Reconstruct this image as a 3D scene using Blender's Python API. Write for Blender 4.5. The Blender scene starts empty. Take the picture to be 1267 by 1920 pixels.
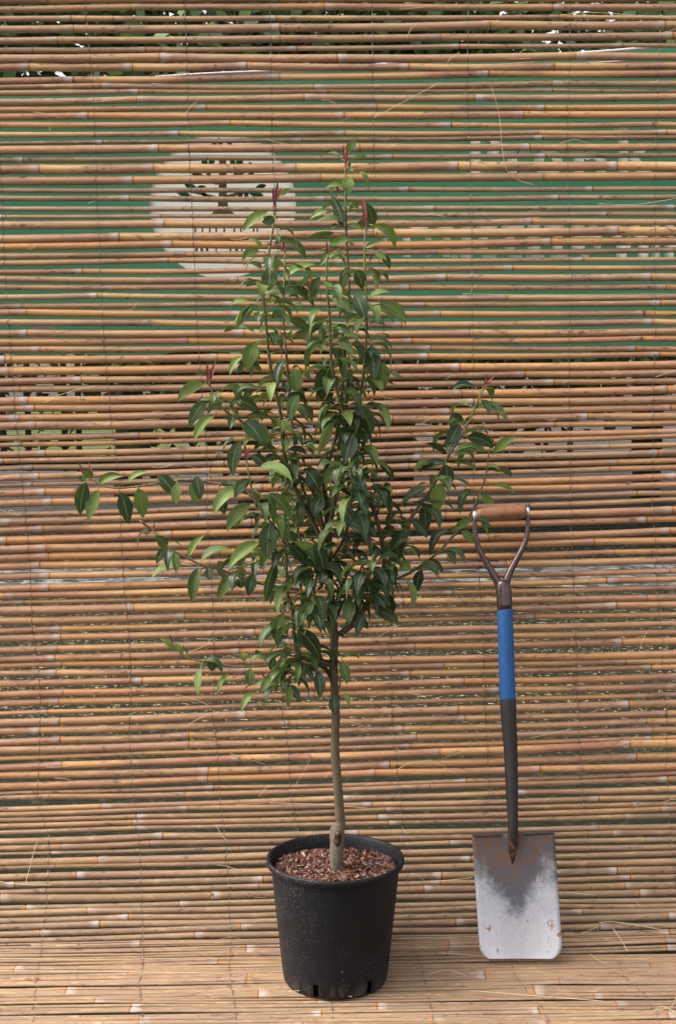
import bpy, math, random
from mathutils import Vector, Matrix
from math import sin, cos, tan, pi, radians, atan2, sqrt

R = random.Random(11)
sc = bpy.context.scene
col = sc.collection

# ------------------------------------------------------------------ camera
F = 2850.0                       # focal length in photo pixels (photo 1267 x 1920)
W, H = 1267.0, 1920.0
CAM = Vector((0.0, -3.6, 1.5))
PITCH = radians(7.4)             # looking slightly down
cd = bpy.data.cameras.new('camera')
cam = bpy.data.objects.new('camera', cd); col.objects.link(cam)
cam.location = CAM
cam.rotation_euler = (pi/2 - PITCH, 0, 0)
cd.sensor_fit = 'VERTICAL'; cd.sensor_height = 24.0; cd.sensor_width = 36.0
cd.lens = 24.0*F/H
cd.clip_start = 0.05; cd.clip_end = 400
sc.camera = cam

# ------------------------------------------------------------------ light: bright overcast
SUN_EL, SUN_AZ = radians(50), radians(263)       # bright overcast, the sun high to the left
wd = bpy.data.worlds.new('World'); sc.world = wd; wd.use_nodes = True
nt = wd.node_tree; nt.nodes.clear()
sky = nt.nodes.new('ShaderNodeTexSky'); sky.sky_type = 'NISHITA'; sky.sun_disc = False
sky.sun_elevation = SUN_EL; sky.sun_rotation = SUN_AZ
sky.air_density = 1.0; sky.dust_density = 6.0; sky.ozone_density = 1.0
hs = nt.nodes.new('ShaderNodeHueSaturation'); hs.inputs['Saturation'].default_value = 0.30
bg = nt.nodes.new('ShaderNodeBackground'); bg.inputs['Strength'].default_value = 0.15
wo = nt.nodes.new('ShaderNodeOutputWorld')
nt.links.new(sky.outputs[0], hs.inputs['Color']); nt.links.new(hs.outputs[0], bg.inputs[0]); nt.links.new(bg.outputs[0], wo.inputs[0])
sl = bpy.data.lights.new('sun', 'SUN'); sl.energy = 0.9; sl.angle = radians(40); sl.color = (1.0, 0.95, 0.88)
so = bpy.data.objects.new('sun', sl); col.objects.link(so)
sd = Vector((sin(SUN_AZ)*cos(SUN_EL), cos(SUN_AZ)*cos(SUN_EL), sin(SUN_EL)))
so.rotation_euler = sd.to_track_quat('Z', 'Y').to_euler(); so.location = sd*8

sc.view_settings.view_transform = 'Standard'; sc.view_settings.look = 'None'
sc.view_settings.exposure = 1.40; sc.view_settings.gamma = 1.0
sc.view_settings.use_curve_mapping = False

# ------------------------------------------------------------------ photo pixel -> point on a real surface
def ray(px, py):
    x = (px - W/2)/F; y = -(py - H/2)/F
    return Vector((x, cos(PITCH) + y*sin(PITCH), -sin(PITCH) + y*cos(PITCH)))
def on_y(px, py, Y):                       # point on the vertical plane y = Y
    d = ray(px, py); t = (Y - CAM.y)/d.y
    return CAM + d*t
def scale_at(p):                           # metres per photo pixel at a point
    v = p - CAM
    return (v.y*cos(PITCH) - v.z*sin(PITCH))/F
def on_seg(px, py, a, b):                  # point on the sheet through (y,z) = a and b, extruded along x
    d = ray(px, py)
    ay, az = a; by, bz = b
    nx, nz = (bz-az), -(by-ay)
    t = (nx*(ay-CAM.y) + nz*(az-CAM.z))/(nx*d.y + nz*d.z)
    return CAM + d*t

# profile of the hung screen: down the fence, then swept forward onto the ground
PROF = [(0.0, 3.2), (0.0, 0.62), (-0.004, 0.50), (-0.014, 0.38), (-0.035, 0.27), (-0.066, 0.18), (-0.105, 0.11),
        (-0.150, 0.058), (-0.200, 0.026), (-0.255, 0.012), (-0.33, 0.008), (-1.6, 0.008)]
def on_screen(px, py):
    best = None
    for a, b in zip(PROF, PROF[1:]):
        p = on_seg(px, py, a, b)
        ly = (p.y-a[0])*(b[0]-a[0]) + (p.z-a[1])*(b[1]-a[1])
        ll = (b[0]-a[0])**2 + (b[1]-a[1])**2
        u = ly/ll
        if -1e-6 <= u <= 1+1e-6:
            ty, tz = (b[0]-a[0])/sqrt(ll), (b[1]-a[1])/sqrt(ll)
            n = Vector((0, tz, -ty))       # towards the viewer
            if n.y > 0 or (abs(n.y) < 1e-6 and n.z < 0): n = -n
            dd = (p-CAM).length
            if best is None or dd < best[2]: best = (p, n, dd)
    return best[0], best[1]

# ------------------------------------------------------------------ small helpers
def tag(o, label=None, cat=None, group=None, kind=None):
    if label: o['label'] = label
    if cat: o['category'] = cat
    if group: o['group'] = group
    if kind: o['kind'] = kind
    return o
def empty(name, loc, label, cat, group=None):
    o = bpy.data.objects.new(name, None); col.objects.link(o); o.location = loc
    o.empty_display_size = 0.1
    return tag(o, label, cat, group)

class MB:
    """collects verts, faces and per-point attributes"""
    def __init__(s): s.v = []; s.f = []; s.a = {}; s.m = []
    def vert(s, p, **kw):
        i = len(s.v); s.v.append(tuple(p))
        for k, val in kw.items(): s.a.setdefault(k, {})[i] = val
        return i
    def face(s, *idx, m=0): s.f.append(tuple(idx)); s.m.append(m)
    def ring(s, c, e1, e2, r1, r2, n, kwf=None, ph=0.0):
        out = []
        for k in range(n):
            a = 2*pi*k/n + ph
            p = Vector(c) + e1*(cos(a)*r1) + e2*(sin(a)*r2)
            out.append(s.vert(p, **(kwf(a) if kwf else {})))
        return out
    def bridge(s, r1, r2, m=0):
        n = len(r1)
        for k in range(n): s.face(r1[k], r1[(k+1) % n], r2[(k+1) % n], r2[k], m=m)
    def cap(s, r, m=0, flip=False):
        s.face(*(reversed(r) if flip else r), m=m)
    def tube(s, pts, rad, n=8, m=0, caps=True, kw=None):
        pts = [Vector(p) for p in pts]; rings = []
        up = None
        for i, p in enumerate(pts):
            t = (pts[min(i+1, len(pts)-1)] - pts[max(i-1, 0)])
            if t.length < 1e-9: t = Vector((0, 0, 1))
            t.normalize()
            if up is None:
                up = Vector((0, 0, 1)) if abs(t.z) < 0.9 else Vector((0, 1, 0))
            e1 = (up - t*up.dot(t)).normalized(); e2 = t.cross(e1); up = e1
            r = rad[i] if hasattr(rad, '__len__') else rad
            k = kw(i, len(pts)) if kw else {}
            rings.append(s.ring(p, e1, e2, r, r, n, (lambda a, k=k: k)))
        for a, b in zip(rings, rings[1:]): s.bridge(a, b, m)
        if caps: s.cap(rings[0], m, True); s.cap(rings[-1], m)
        return rings
    def box(s, lo, hi, m=0):
        x0, y0, z0 = lo; x1, y1, z1 = hi
        i = [s.vert(p) for p in ((x0,y0,z0),(x1,y0,z0),(x1,y1,z0),(x0,y1,z0),(x0,y0,z1),(x1,y0,z1),(x1,y1,z1),(x0,y1,z1))]
        for f in ((0,3,2,1),(4,5,6,7),(0,1,5,4),(1,2,6,5),(2,3,7,6),(3,0,4,7)): s.face(*[i[q] for q in f], m=m)
    def build(s, name, mats, parent=None, smooth=True, origin=None):
        me = bpy.data.meshes.new(name)
        off = Vector(origin) if origin is not None else Vector((0, 0, 0))
        me.from_pydata([tuple(Vector(v)-off) for v in s.v], [], s.f)
        for k, d in s.a.items():
            at = me.attributes.new(k, 'FLOAT', 'POINT')
            arr = [d.get(i, 0.0) for i in range(len(s.v))]
            at.data.foreach_set('value', arr)
        if not isinstance(mats, (list, tuple)): mats = [mats]
        for m in mats: me.materials.append(m)
        me.polygons.foreach_set('material_index', s.m)
        me.polygons.foreach_set('use_smooth', [smooth]*len(s.f))
        me.validate(); me.update()
        o = bpy.data.objects.new(name, me); col.objects.link(o)
        if parent is not None:
            o.parent = parent
            w = Vector((0, 0, 0)); q = parent
            while q is not None: w += q.location; q = q.parent
            o.location = off - w
        else: o.location = off
        return o

def smooth_path(pts, step=3):
    pts = [Vector(p) for p in pts]; out = []
    for i in range(len(pts)-1):
        p0 = pts[max(i-1, 0)]; p1 = pts[i]; p2 = pts[i+1]; p3 = pts[min(i+2, len(pts)-1)]
        for k in range(step):
            t = k/step
            out.append(0.5*((2*p1) + (p2-p0)*t + (2*p0-5*p1+4*p2-p3)*t*t + (3*p1-p0-3*p2+p3)*t*t*t))
    out.append(pts[-1]); return out

# ------------------------------------------------------------------ node helpers
class NT:
    def __init__(s, name):
        s.mat = bpy.data.materials.new(name); s.mat.use_nodes = True
        s.t = s.mat.node_tree; s.t.nodes.clear()
        s.out = s.t.nodes.new('ShaderNodeOutputMaterial')
    def n(s, typ, **kw):
        nd = s.t.nodes.new(typ)
        for k, v in kw.items(): setattr(nd, k, v)
        return nd
    def set(s, sock, v):
        if isinstance(v, bpy.types.NodeSocket): s.t.links.new(v, sock)
        elif isinstance(v, (tuple, list)) and len(v) == 3 and sock.type == 'RGBA': sock.default_value = (*v, 1)
        else: sock.default_value = v
    def attr(s, name): return s.n('ShaderNodeAttribute', attribute_name=name).outputs['Fac']
    def math(s, op, a, b=0.0, c=None, clamp=False):
        nd = s.n('ShaderNodeMath', operation=op, use_clamp=clamp)
        s.set(nd.inputs[0], a); s.set(nd.inputs[1], b)
        if c is not None: s.set(nd.inputs[2], c)
        return nd.outputs[0]
    def step(s, x, lo, hi):            # smooth 0..1 as x goes lo -> hi (lo may exceed hi)
        nd = s.n('ShaderNodeMapRange', interpolation_type='SMOOTHSTEP')
        if lo <= hi:
            s.set(nd.inputs[0], x); nd.inputs[1].default_value = lo; nd.inputs[2].default_value = hi
            nd.inputs[3].default_value = 0; nd.inputs[4].default_value = 1
        else:
            s.set(nd.inputs[0], x); nd.inputs[1].default_value = hi; nd.inputs[2].default_value = lo
            nd.inputs[3].default_value = 1; nd.inputs[4].default_value = 0
        return nd.outputs[0]
    def mix(s, f, a, b, mode='MIX'):
        nd = s.n('ShaderNodeMix', data_type='RGBA', blend_type=mode)
        s.set(nd.inputs[0], f); s.set(nd.inputs[6], a); s.set(nd.inputs[7], b)
        return nd.outputs[2]
    def pos(s): return s.n('ShaderNodeTexCoord').outputs['Object']
    def vec(s, v, scale=(1,1,1), off=None):
        nd = s.n('ShaderNodeVectorMath', operation='MULTIPLY'); s.set(nd.inputs[0], v); nd.inputs[1].default_value = scale
        o = nd.outputs[0]
        if off is not None:
            ad = s.n('ShaderNodeVectorMath', operation='ADD'); s.set(ad.inputs[0], o); s.set(ad.inputs[1], off); o = ad.outputs[0]
        return o
    def noise(s, v, scale, detail=3.0, rough=0.55, dist=0.0):
        nd = s.n('ShaderNodeTexNoise'); s.set(nd.inputs['Vector'], v)
        nd.inputs['Scale'].default_value = scale; nd.inputs['Detail'].default_value = detail
        nd.inputs['Roughness'].default_value = rough; nd.inputs['Distortion'].default_value = dist
        return nd.outputs[0]
    def ramp(s, f, stops):
        nd = s.n('ShaderNodeValToRGB'); s.set(nd.inputs[0], f)
        e = nd.color_ramp.elements
        while len(e) < len(stops): e.new(0.5)
        for el, (p, c) in zip(e, stops): el.position = p; el.color = (*c, 1)
        return nd.outputs[0]
    def bsdf(s, color, rough=0.6, metal=0.0, spec=0.5, bump=None, bs=0.2, bd=0.002):
        nd = s.n('ShaderNodeBsdfPrincipled')
        s.set(nd.inputs['Base Color'], color); s.set(nd.inputs['Roughness'], rough); s.set(nd.inputs['Metallic'], metal)
        s.set(nd.inputs['Specular IOR Level'], spec)
        if bump is not None:
            b = s.n('ShaderNodeBump'); s.set(b.inputs['Height'], bump); b.inputs['Strength'].default_value = bs; b.inputs['Distance'].default_value = bd
            s.t.links.new(b.outputs[0], nd.inputs['Normal'])
        return nd.outputs[0]
    def mixsh(s, f, a, b):
        nd = s.n('ShaderNodeMixShader'); s.set(nd.inputs[0], f); s.t.links.new(a, nd.inputs[1]); s.t.links.new(b, nd.inputs[2]); return nd.outputs[0]
    def finish(s, sh): s.t.links.new(sh, s.out.inputs[0]); return s.mat

# ------------------------------------------------------------------ materials
def mat_cane():
    t = NT('bamboo'); rnd = t.attr('rnd'); dl = t.attr('dl'); dr = t.attr('dr'); gray = t.attr('gray'); olive = t.attr('olive')
    off = t.n('ShaderNodeCombineXYZ'); t.set(off.inputs[0], t.math('MULTIPLY', rnd, 37.0)); t.set(off.inputs[1], t.math('MULTIPLY', rnd, 11.0)); t.set(off.inputs[2], t.math('MULTIPLY', rnd, 23.0))
    p = t.pos()
    fine = t.noise(t.vec(p, (9, 330, 330), off.outputs[0]), 1.0, 4, 0.6)
    broad = t.noise(t.vec(p, (5, 22, 22), off.outputs[0]), 1.0, 4, 0.55)
    spots = t.noise(t.vec(p, (55, 120, 120), off.outputs[0]), 1.0, 3, 0.6)
    frac = t.math('DIVIDE', dl, t.math('ADD', t.math('ADD', dl, dr), 0.0001))
    a = t.ramp(rnd, [(0.0, (0.47, 0.225, 0.080)), (0.3, (0.52, 0.265, 0.098)), (0.55, (0.43, 0.195, 0.078)), (0.8, (0.56, 0.315, 0.135)), (1.0, (0.40, 0.205, 0.092))])
    b = t.ramp(rnd, [(0.0, (0.36, 0.172, 0.095)), (0.4, (0.42, 0.205, 0.105)), (0.7, (0.31, 0.142, 0.082)), (1.0, (0.38, 0.20, 0.115))])
    c = t.mix(t.step(t.math('ADD', frac, t.math('MULTIPLY', t.math('SUBTRACT', broad, 0.5), 1.3)), 0.12, 0.85), a, b)
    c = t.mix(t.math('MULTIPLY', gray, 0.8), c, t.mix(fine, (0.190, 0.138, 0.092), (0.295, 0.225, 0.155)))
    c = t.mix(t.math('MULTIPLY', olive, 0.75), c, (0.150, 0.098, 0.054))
    # streaks along the fibre
    c = t.mix(t.math('MULTIPLY', t.step(fine, 0.48, 0.80), 0.55), c, t.mix(0.5, c, (0.20, 0.085, 0.03)))
    c = t.mix(t.math('MULTIPLY', t.step(fine, 0.50, 0.22), 0.30), c, (0.66, 0.46, 0.27))
    mott = t.noise(t.vec(p, (26, 75, 75), off.outputs[0]), 1.0, 5, 0.65)
    c = t.mix(t.math('MULTIPLY', t.step(mott, 0.50, 0.70), 0.34), c, t.mix(0.55, c, (0.13, 0.062, 0.03)))
    c = t.mix(t.math('MULTIPLY', t.step(mott, 0.48, 0.32), 0.28), c, (0.60, 0.40, 0.22))
    # weather stains and mould specks
    c = t.mix(t.math('MULTIPLY', t.step(broad, 0.52, 0.72), 0.68), c, (0.19, 0.110, 0.070))
    c = t.mix(t.math('MULTIPLY', t.math('MULTIPLY', t.step(spots, 0.57, 0.67), t.step(broad, 0.47, 0.58)), 0.80), c, (0.09, 0.052, 0.032))
    # orange collar right of a node, waxy pale band left of it, dark line at the node itself
    col_n = t.math('ADD', dl, t.math('MULTIPLY', spots, 0.008))
    c = t.mix(t.math('MULTIPLY', t.step(col_n, 0.020, 0.004), 0.62), c, (0.42, 0.17, 0.045))
    pb = t.math('ADD', dr, t.math('MULTIPLY', t.math('SUBTRACT', spots, 0.5), 0.03))
    c = t.mix(t.math('MULTIPLY', t.step(pb, 0.028, 0.008), t.math('ADD', 0.15, t.math('MULTIPLY', t.step(t.noise(t.vec(p, (3, 3, 3), off.outputs[0]), 1.0, 1), 0.35, 0.65), 0.60))), c, (0.43, 0.35, 0.30))
    c = t.mix(t.math('MULTIPLY', t.step(dl, 0.0046, 0.0022), 0.85), c, (0.12, 0.052, 0.022))
    return t.finish(t.bsdf(c, t.math('ADD', 0.46, t.math('MULTIPLY', broad, 0.22)), 0, 0.32, fine, 0.35, 0.0012))

def mat_simple(name, c, rough=0.6, metal=0.0, spec=0.4, var=0.25, vs=40.0, bump=0.0):
    t = NT(name); n = t.noise(t.pos(), vs, 4, 0.6)
    dark = tuple(x*(1-var) for x in c); lite = tuple(min(1, x*(1+var)) for x in c)
    cc = t.mix(n, dark, lite)
    return t.finish(t.bsdf(cc, rough, metal, spec, n if bump else None, bump, 0.002))

def mat_wire():
    t = NT('wire'); n = t.noise(t.pos(), 60, 3)
    c = t.mix(t.step(n, 0.42, 0.58), (0.30, 0.28, 0.27), (0.16, 0.09, 0.06))
    return t.finish(t.bsdf(c, 0.38, 0.55, 0.5))

def mat_leaf():
    t = NT('leaf'); tone = t.attr('tone'); v = t.attr('v'); s = t.attr('ls')
    p = t.pos(); n = t.noise(p, 55, 3, 0.6); n2 = t.noise(p, 420, 2)
    tt = t.math('ADD', tone, t.math('MULTIPLY', t.math('SUBTRACT', n, 0.5), 0.30))
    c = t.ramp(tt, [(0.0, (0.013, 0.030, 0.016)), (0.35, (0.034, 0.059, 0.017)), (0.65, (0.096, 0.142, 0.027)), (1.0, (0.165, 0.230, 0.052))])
    c = t.mix(t.math('MULTIPLY', t.step(n2, 0.50, 0.70), 0.25), c, t.mix(0.5, c, (0.16, 0.20, 0.06)))
    # back of the blade is paler and matt
    geo = t.n('ShaderNodeNewGeometry').outputs['Backfacing']
    c = t.mix(t.math('MULTIPLY', geo, 0.50), c, (0.135, 0.195, 0.085))
    # side veins, then midrib
    vein = t.n('ShaderNodeTexWave', wave_type='BANDS', bands_direction='X'); 
    cmb = t.n('ShaderNodeCombineXYZ'); t.set(cmb.inputs[0], t.math('SUBTRACT', s, t.math('MULTIPLY', v, 0.10)))
    t.set(vein.inputs['Vector'], cmb.outputs[0]); vein.inputs['Scale'].default_value = 3.2; vein.inputs['Distortion'].default_value = 0.0
    vf = t.math('MULTIPLY', t.step(vein.outputs['Fac'], 0.86, 1.0), 0.05)
    c = t.mix(vf, c, (0.16, 0.22, 0.08))
    c = t.mix(t.math('MULTIPLY', t.step(v, 0.105, 0.045), 0.62), c, (0.22, 0.265, 0.085))
    rough = t.math('ADD', 0.38, t.math('MULTIPLY', tone, 0.20))
    sh = t.bsdf(c, rough, 0, 0.33, vein.outputs['Fac'], 0.07, 0.001)
    tr = t.n('ShaderNodeBsdfTranslucent'); t.set(tr.inputs[0], t.mix(0.5, c, (0.16, 0.26, 0.03)))
    return t.finish(t.mixsh(0.20, sh, tr.outputs[0]))

def mat_shoot():
    t = NT('young_red_shoot'); n = t.noise(t.pos(), 130, 3)
    c = t.mix(n, (0.17, 0.035, 0.032), (0.42, 0.14, 0.12))
    return t.finish(t.bsdf(c, 0.45, 0, 0.4))

def mat_stem():
    t = NT('stem_bark'); age = t.attr('age'); n = t.noise(t.vec(t.pos(), (1, 1, 0.4)), 160, 4)
    c = t.ramp(age, [(0.0, (0.105, 0.070, 0.042)), (0.45, (0.075, 0.045, 0.022)), (0.8, (0.105, 0.085, 0.026)), (1.0, (0.17, 0.19, 0.05))])
    c = t.mix(t.step(n, 0.40, 0.68), c, t.mix(0.45, c, (0.17, 0.15, 0.10)))
    return t.finish(t.bsdf(c, 0.6, 0, 0.3, n, 0.4, 0.002))

def mat_trunk():
    t = NT('trunk_bark'); age = t.attr('age'); p = t.pos()
    n = t.noise(t.vec(p, (1, 1, 0.35)), 90, 5, 0.65); m = t.noise(p, 28, 3); k = t.noise(t.vec(p, (1, 1, 2.2)), 190, 2)
    c = t.ramp(age, [(0.0, (0.17, 0.135, 0.10)), (0.22, (0.145, 0.110, 0.072)), (0.5, (0.11, 0.080, 0.046)), (0.8, (0.085, 0.060, 0.034)), (1.0, (0.06, 0.04, 0.022))])
    c = t.mix(t.step(n, 0.36, 0.66), t.mix(0.4, c, (0.04, 0.028, 0.018)), c)
    c = t.mix(t.math('MULTIPLY', t.step(m, 0.5, 0.7), 0.30), c, (0.105, 0.10, 0.05))
    c = t.mix(t.math('MULTIPLY', t.step(k, 0.63, 0.70), 0.5), c, (0.32, 0.27, 0.19))
    return t.finish(t.bsdf(c, 0.7, 0, 0.25, n, 0.6, 0.003))

def mat_pot():
    t = NT('black_plastic'); p = t.pos()
    big = t.noise(p, 7, 3); sp = t.noise(p, 330, 2, 0.7); sp2 = t.noise(p, 150, 2, 0.7); scuff = t.noise(t.vec(p, (1, 1, 0.25)), 60, 4, 0.7)
    sep = t.n('ShaderNodeSeparateXYZ'); t.set(sep.inputs[0], p)
    side = t.step(sep.outputs[0], 0.03, -0.13)            # splashes collected on one side
    c = t.mix(scuff, (0.0045, 0.0045, 0.0055), (0.011, 0.011, 0.0135))
    dust = t.math('MULTIPLY', t.math('ADD', t.math('MULTIPLY', side, 0.75), t.step(big, 0.48, 0.72)), t.step(sp, 0.58, 0.68))
    c = t.mix(t.math('MULTIPLY', dust, 0.40, clamp=True), c, (0.30, 0.30, 0.32))
    c = t.mix(t.math('MULTIPLY', t.step(sp2, 0.745, 0.775), 0.7), c, (0.45, 0.45, 0.46))
    low = t.math('MULTIPLY', t.step(sep.outputs[2], 0.05, 0.005), t.step(scuff, 0.42, 0.65))
    c = t.mix(t.math('MULTIPLY', low, 0.35), c, (0.13, 0.10, 0.07))
    return t.finish(t.bsdf(c, t.math('ADD', 0.42, t.math('MULTIPLY', scuff, 0.25)), 0, 0.22, sp, 0.15, 0.001))

def mat_chip():
    t = NT('wood_chip'); rnd = t.attr('rnd'); n = t.noise(t.pos(), 240, 3)
    c = t.ramp(rnd, [(0.0, (0.026, 0.010, 0.006)), (0.35, (0.075, 0.024, 0.012)), (0.65, (0.14, 0.046, 0.024)), (0.90, (0.22, 0.095, 0.055)), (1.0, (0.40, 0.27, 0.20))])
    c = t.mix(n, t.mix(0.5, c, (0.03, 0.014, 0.008)), c)
    return t.finish(t.bsdf(c, 0.5, 0, 0.45, n, 0.4, 0.001))

def mat_blade():
    t = NT('worn_steel'); u = t.attr('u'); v = t.attr('v')          # u 0..1 across, v 0..1 from the tread down
    p = t.pos()
    n = t.noise(p, 24, 5, 0.65); f = t.noise(p, 330, 3, 0.7); g = t.noise(t.vec(p, (1, 1, 0.45)), 58, 7, 0.75, 0.8); sc_ = t.noise(t.vec(p, (260, 60, 14)), 1.0, 2)
    mid = t.math('SUBTRACT', 1.0, t.math('MULTIPLY', t.math('ABSOLUTE', t.math('SUBTRACT', u, 0.47)), 2.0))
    edge = t.math('SUBTRACT', v, t.math('MULTIPLY', t.step(mid, 0.15, 1.0), 0.30))
    n_ = t.noise(t.vec(p, (1, 1, 0.9)), 15, 8, 0.72, 0.2)
    edge = t.math('ADD', edge, t.math('MULTIPLY', t.math('SUBTRACT', n_, 0.5), 0.75))
    steel = t.mix(f, (0.56, 0.55, 0.585), (0.78, 0.765, 0.80))
    steel = t.mix(t.math('MULTIPLY', t.step(sc_, 0.55, 0.75), 0.18), steel, (0.25, 0.25, 0.27))
    dk = t.math('MULTIPLY', t.step(edge, 0.46, 0.16), 0.96)
    c = t.mix(dk, steel, t.mix(n, (0.016, 0.017, 0.021), (0.048, 0.049, 0.060)))
    wash = t.math('MULTIPLY', t.step(edge, 0.98, 0.28), t.math('ADD', 0.45, t.math('MULTIPLY', t.step(f, 0.40, 0.62), 0.55)))
    c = t.mix(t.math('MULTIPLY', wash, 0.62), c, (0.12, 0.12, 0.135))
    rz = t.math('ADD', v, t.math('MULTIPLY', t.math('SUBTRACT', mid, 0.5), -0.22))
    rust = t.math('MULTIPLY', t.step(g, 0.40, 0.54), t.step(rz, 0.46, 0.10))
    c = t.mix(t.math('MULTIPLY', rust, 0.85), c, t.mix(f, (0.075, 0.038, 0.024), (0.20, 0.105, 0.066)))
    # a few rust pits low on the blade
    pit = t.noise(t.vec(p, (1, 1, 0.75)), 52, 3, 0.6)
    pits = t.math('MULTIPLY', t.step(pit, 0.635, 0.66), t.math('MULTIPLY', t.step(v, 0.66, 0.72), t.step(v, 0.97, 0.92)))
    pk = t.math('MULTIPLY', t.step(t.noise(p, 210, 2), 0.70, 0.74), t.step(v, 0.55, 0.7))
    c = t.mix(t.math('MULTIPLY', pk, 0.6), c, (0.08, 0.06, 0.055))
    c = t.mix(t.math('MULTIPLY', pits, 0.85), c, (0.27, 0.10, 0.045))
    anyr = t.math('MAXIMUM', t.math('MAXIMUM', rust, pits), t.math('MULTIPLY', dk, 0.8))
    metal = t.math('SUBTRACT', 0.55, t.math('MULTIPLY', anyr, 0.6), clamp=True)
    return t.finish(t.bsdf(c, t.math('ADD', 0.42, t.math('MULTIPLY', anyr, 0.35)), metal, t.math('SUBTRACT', 0.5, t.math('MULTIPLY', anyr, 0.4)), g, 0.12, 0.001))

def mat_black_metal(name='painted_iron', rusty=False):
    t = NT(name); p = t.pos(); n = t.noise(p, 55, 5, 0.65); f = t.noise(p, 300, 3)
    c = t.mix(n, (0.016, 0.014, 0.014), (0.040, 0.033, 0.032))
    c = t.mix(t.math('MULTIPLY', t.step(f, 0.55, 0.72), 0.45), c, (0.10, 0.065, 0.05))
    if rusty:
        sep = t.n('ShaderNodeSeparateXYZ'); t.set(sep.inputs[0], p)
        r = t.math('MULTIPLY', t.step(n, 0.46, 0.62), t.math('MULTIPLY', t.step(sep.outputs[2], 0.36, 0.26), t.step(sep.outputs[2], 0.245, 0.275)))
        c = t.mix(r, c, (0.17, 0.085, 0.048))
    return t.finish(t.bsdf(c, t.math('ADD', 0.28, t.math('MULTIPLY', f, 0.25)), 0.35, 0.5, f, 0.15, 0.001))

def mat_wear_steel():
    t = NT('brown_worn_steel'); p = t.pos(); n = t.noise(p, 70, 5, 0.65); f = t.noise(p, 320, 3)
    c = t.mix(n, (0.075, 0.052, 0.050), (0.15, 0.105, 0.10))
    c = t.mix(t.step(f, 0.56, 0.70), c, (0.045, 0.028, 0.026))
    return t.finish(t.bsdf(c, 0.30, 0.75, 0.5, f, 0.12, 0.001))

def mat_blue():
    t = NT('blue_sleeve'); p = t.pos(); n = t.noise(p, 30, 4); f = t.noise(t.vec(p, (1, 1, 0.15)), 260, 3, 0.7)
    c = t.mix(n, (0.007, 0.070, 0.225), (0.012, 0.092, 0.285))
    c = t.mix(t.math('MULTIPLY', t.step(f, 0.56, 0.70), 0.35), c, (0.08, 0.22, 0.50))
    c = t.mix(t.math('MULTIPLY', t.step(t.noise(p, 120, 3), 0.64, 0.72), 0.5), c, (0.08, 0.07, 0.09))
    return t.finish(t.bsdf(c, 0.5, 0, 0.4))

def mat_grip():
    t = NT('worn_wood'); p = t.pos(); f = t.noise(t.vec(p, (14, 190, 190)), 1.0, 4, 0.6); n = t.noise(p, 45, 4)
    c = t.mix(f, (0.16, 0.062, 0.026), (0.36, 0.165, 0.078))
    c = t.mix(t.math('MULTIPLY', t.step(n, 0.52, 0.72), 0.6), c, (0.14, 0.065, 0.034))
    c = t.mix(t.math('MULTIPLY', t.step(t.noise(p, 150, 2), 0.66, 0.72), 0.6), c, (0.05, 0.025, 0.015))
    return t.finish(t.bsdf(c, 0.42, 0, 0.4, f, 0.2, 0.001))

def mat_cloth(name, c, trans, alpha=0.0, pitch=0.0045):
    t = NT(name); p = t.pos()
    w1 = t.n('ShaderNodeTexWave', wave_type='BANDS', bands_direction='Z'); t.set(w1.inputs['Vector'], p); w1.inputs['Scale'].default_value = 0.314/pitch; w1.inputs['Distortion'].default_value = 0.3
    w2 = t.n('ShaderNodeTexWave', wave_type='BANDS', bands_direction='X'); t.set(w2.inputs['Vector'], p); w2.inputs['Scale'].default_value = 0.314/(pitch*0.8); w2.inputs['Distortion'].default_value = 0.3
    wv = t.math('MULTIPLY', t.math('ADD', w1.outputs['Fac'], w2.outputs['Fac']), 0.5)
    n = t.noise(p, 6, 3)
    cc = t.mix(t.math('ADD', t.math('MULTIPLY', wv, 0.7), t.math('MULTIPLY', n, 0.3)), tuple(x*0.74 for x in c), tuple(min(1, x*1.25) for x in c))
    sh = t.bsdf(cc, 0.8, 0, 0.15)
    tr = t.n('ShaderNodeBsdfTranslucent'); t.set(tr.inputs[0], cc)
    s2 = t.mixsh(trans, sh, tr.outputs[0])
    if alpha > 0:
        tp = t.n('ShaderNodeBsdfTransparent')
        fac = t.math('MULTIPLY', t.step(wv, 0.66, 0.34), 1.0)
        fac = t.math('ADD', t.math('MULTIPLY', fac, 0.5), alpha-0.25, clamp=True)
        s2 = t.mixsh(fac, s2, tp.outputs[0])
    return t.finish(s2)

def mat_ground():
    t = NT('ground'); p = t.pos()
    a = t.noise(p, 3.0, 5, 0.7); f = t.noise(p, 26, 4, 0.75); l = t.noise(p, 55, 2, 0.7)
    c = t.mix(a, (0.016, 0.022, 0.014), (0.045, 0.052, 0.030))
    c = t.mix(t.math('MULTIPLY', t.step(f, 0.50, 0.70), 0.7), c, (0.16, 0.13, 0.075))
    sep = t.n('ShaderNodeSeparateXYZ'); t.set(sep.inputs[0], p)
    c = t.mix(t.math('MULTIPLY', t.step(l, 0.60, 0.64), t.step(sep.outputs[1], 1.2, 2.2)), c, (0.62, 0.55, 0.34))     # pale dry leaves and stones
    return t.finish(t.bsdf(c, 0.9, 0, 0.2, f, 0.6, 0.02))
def mat_gravel():
    t = NT('gravel'); p = t.pos(); v = t.n('ShaderNodeTexVoronoi'); t.set(v.inputs['Vector'], p); v.inputs['Scale'].default_value = 17
    sep = t.n('ShaderNodeSeparateColor'); t.set(sep.inputs[0], v.outputs['Color'])
    c = t.mix(sep.outputs[0], (0.07, 0.08, 0.07), (0.52, 0.52, 0.50))
    return t.finish(t.bsdf(c, 0.85, 0, 0.2, v.outputs['Distance'], 0.6, 0.02))
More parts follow.
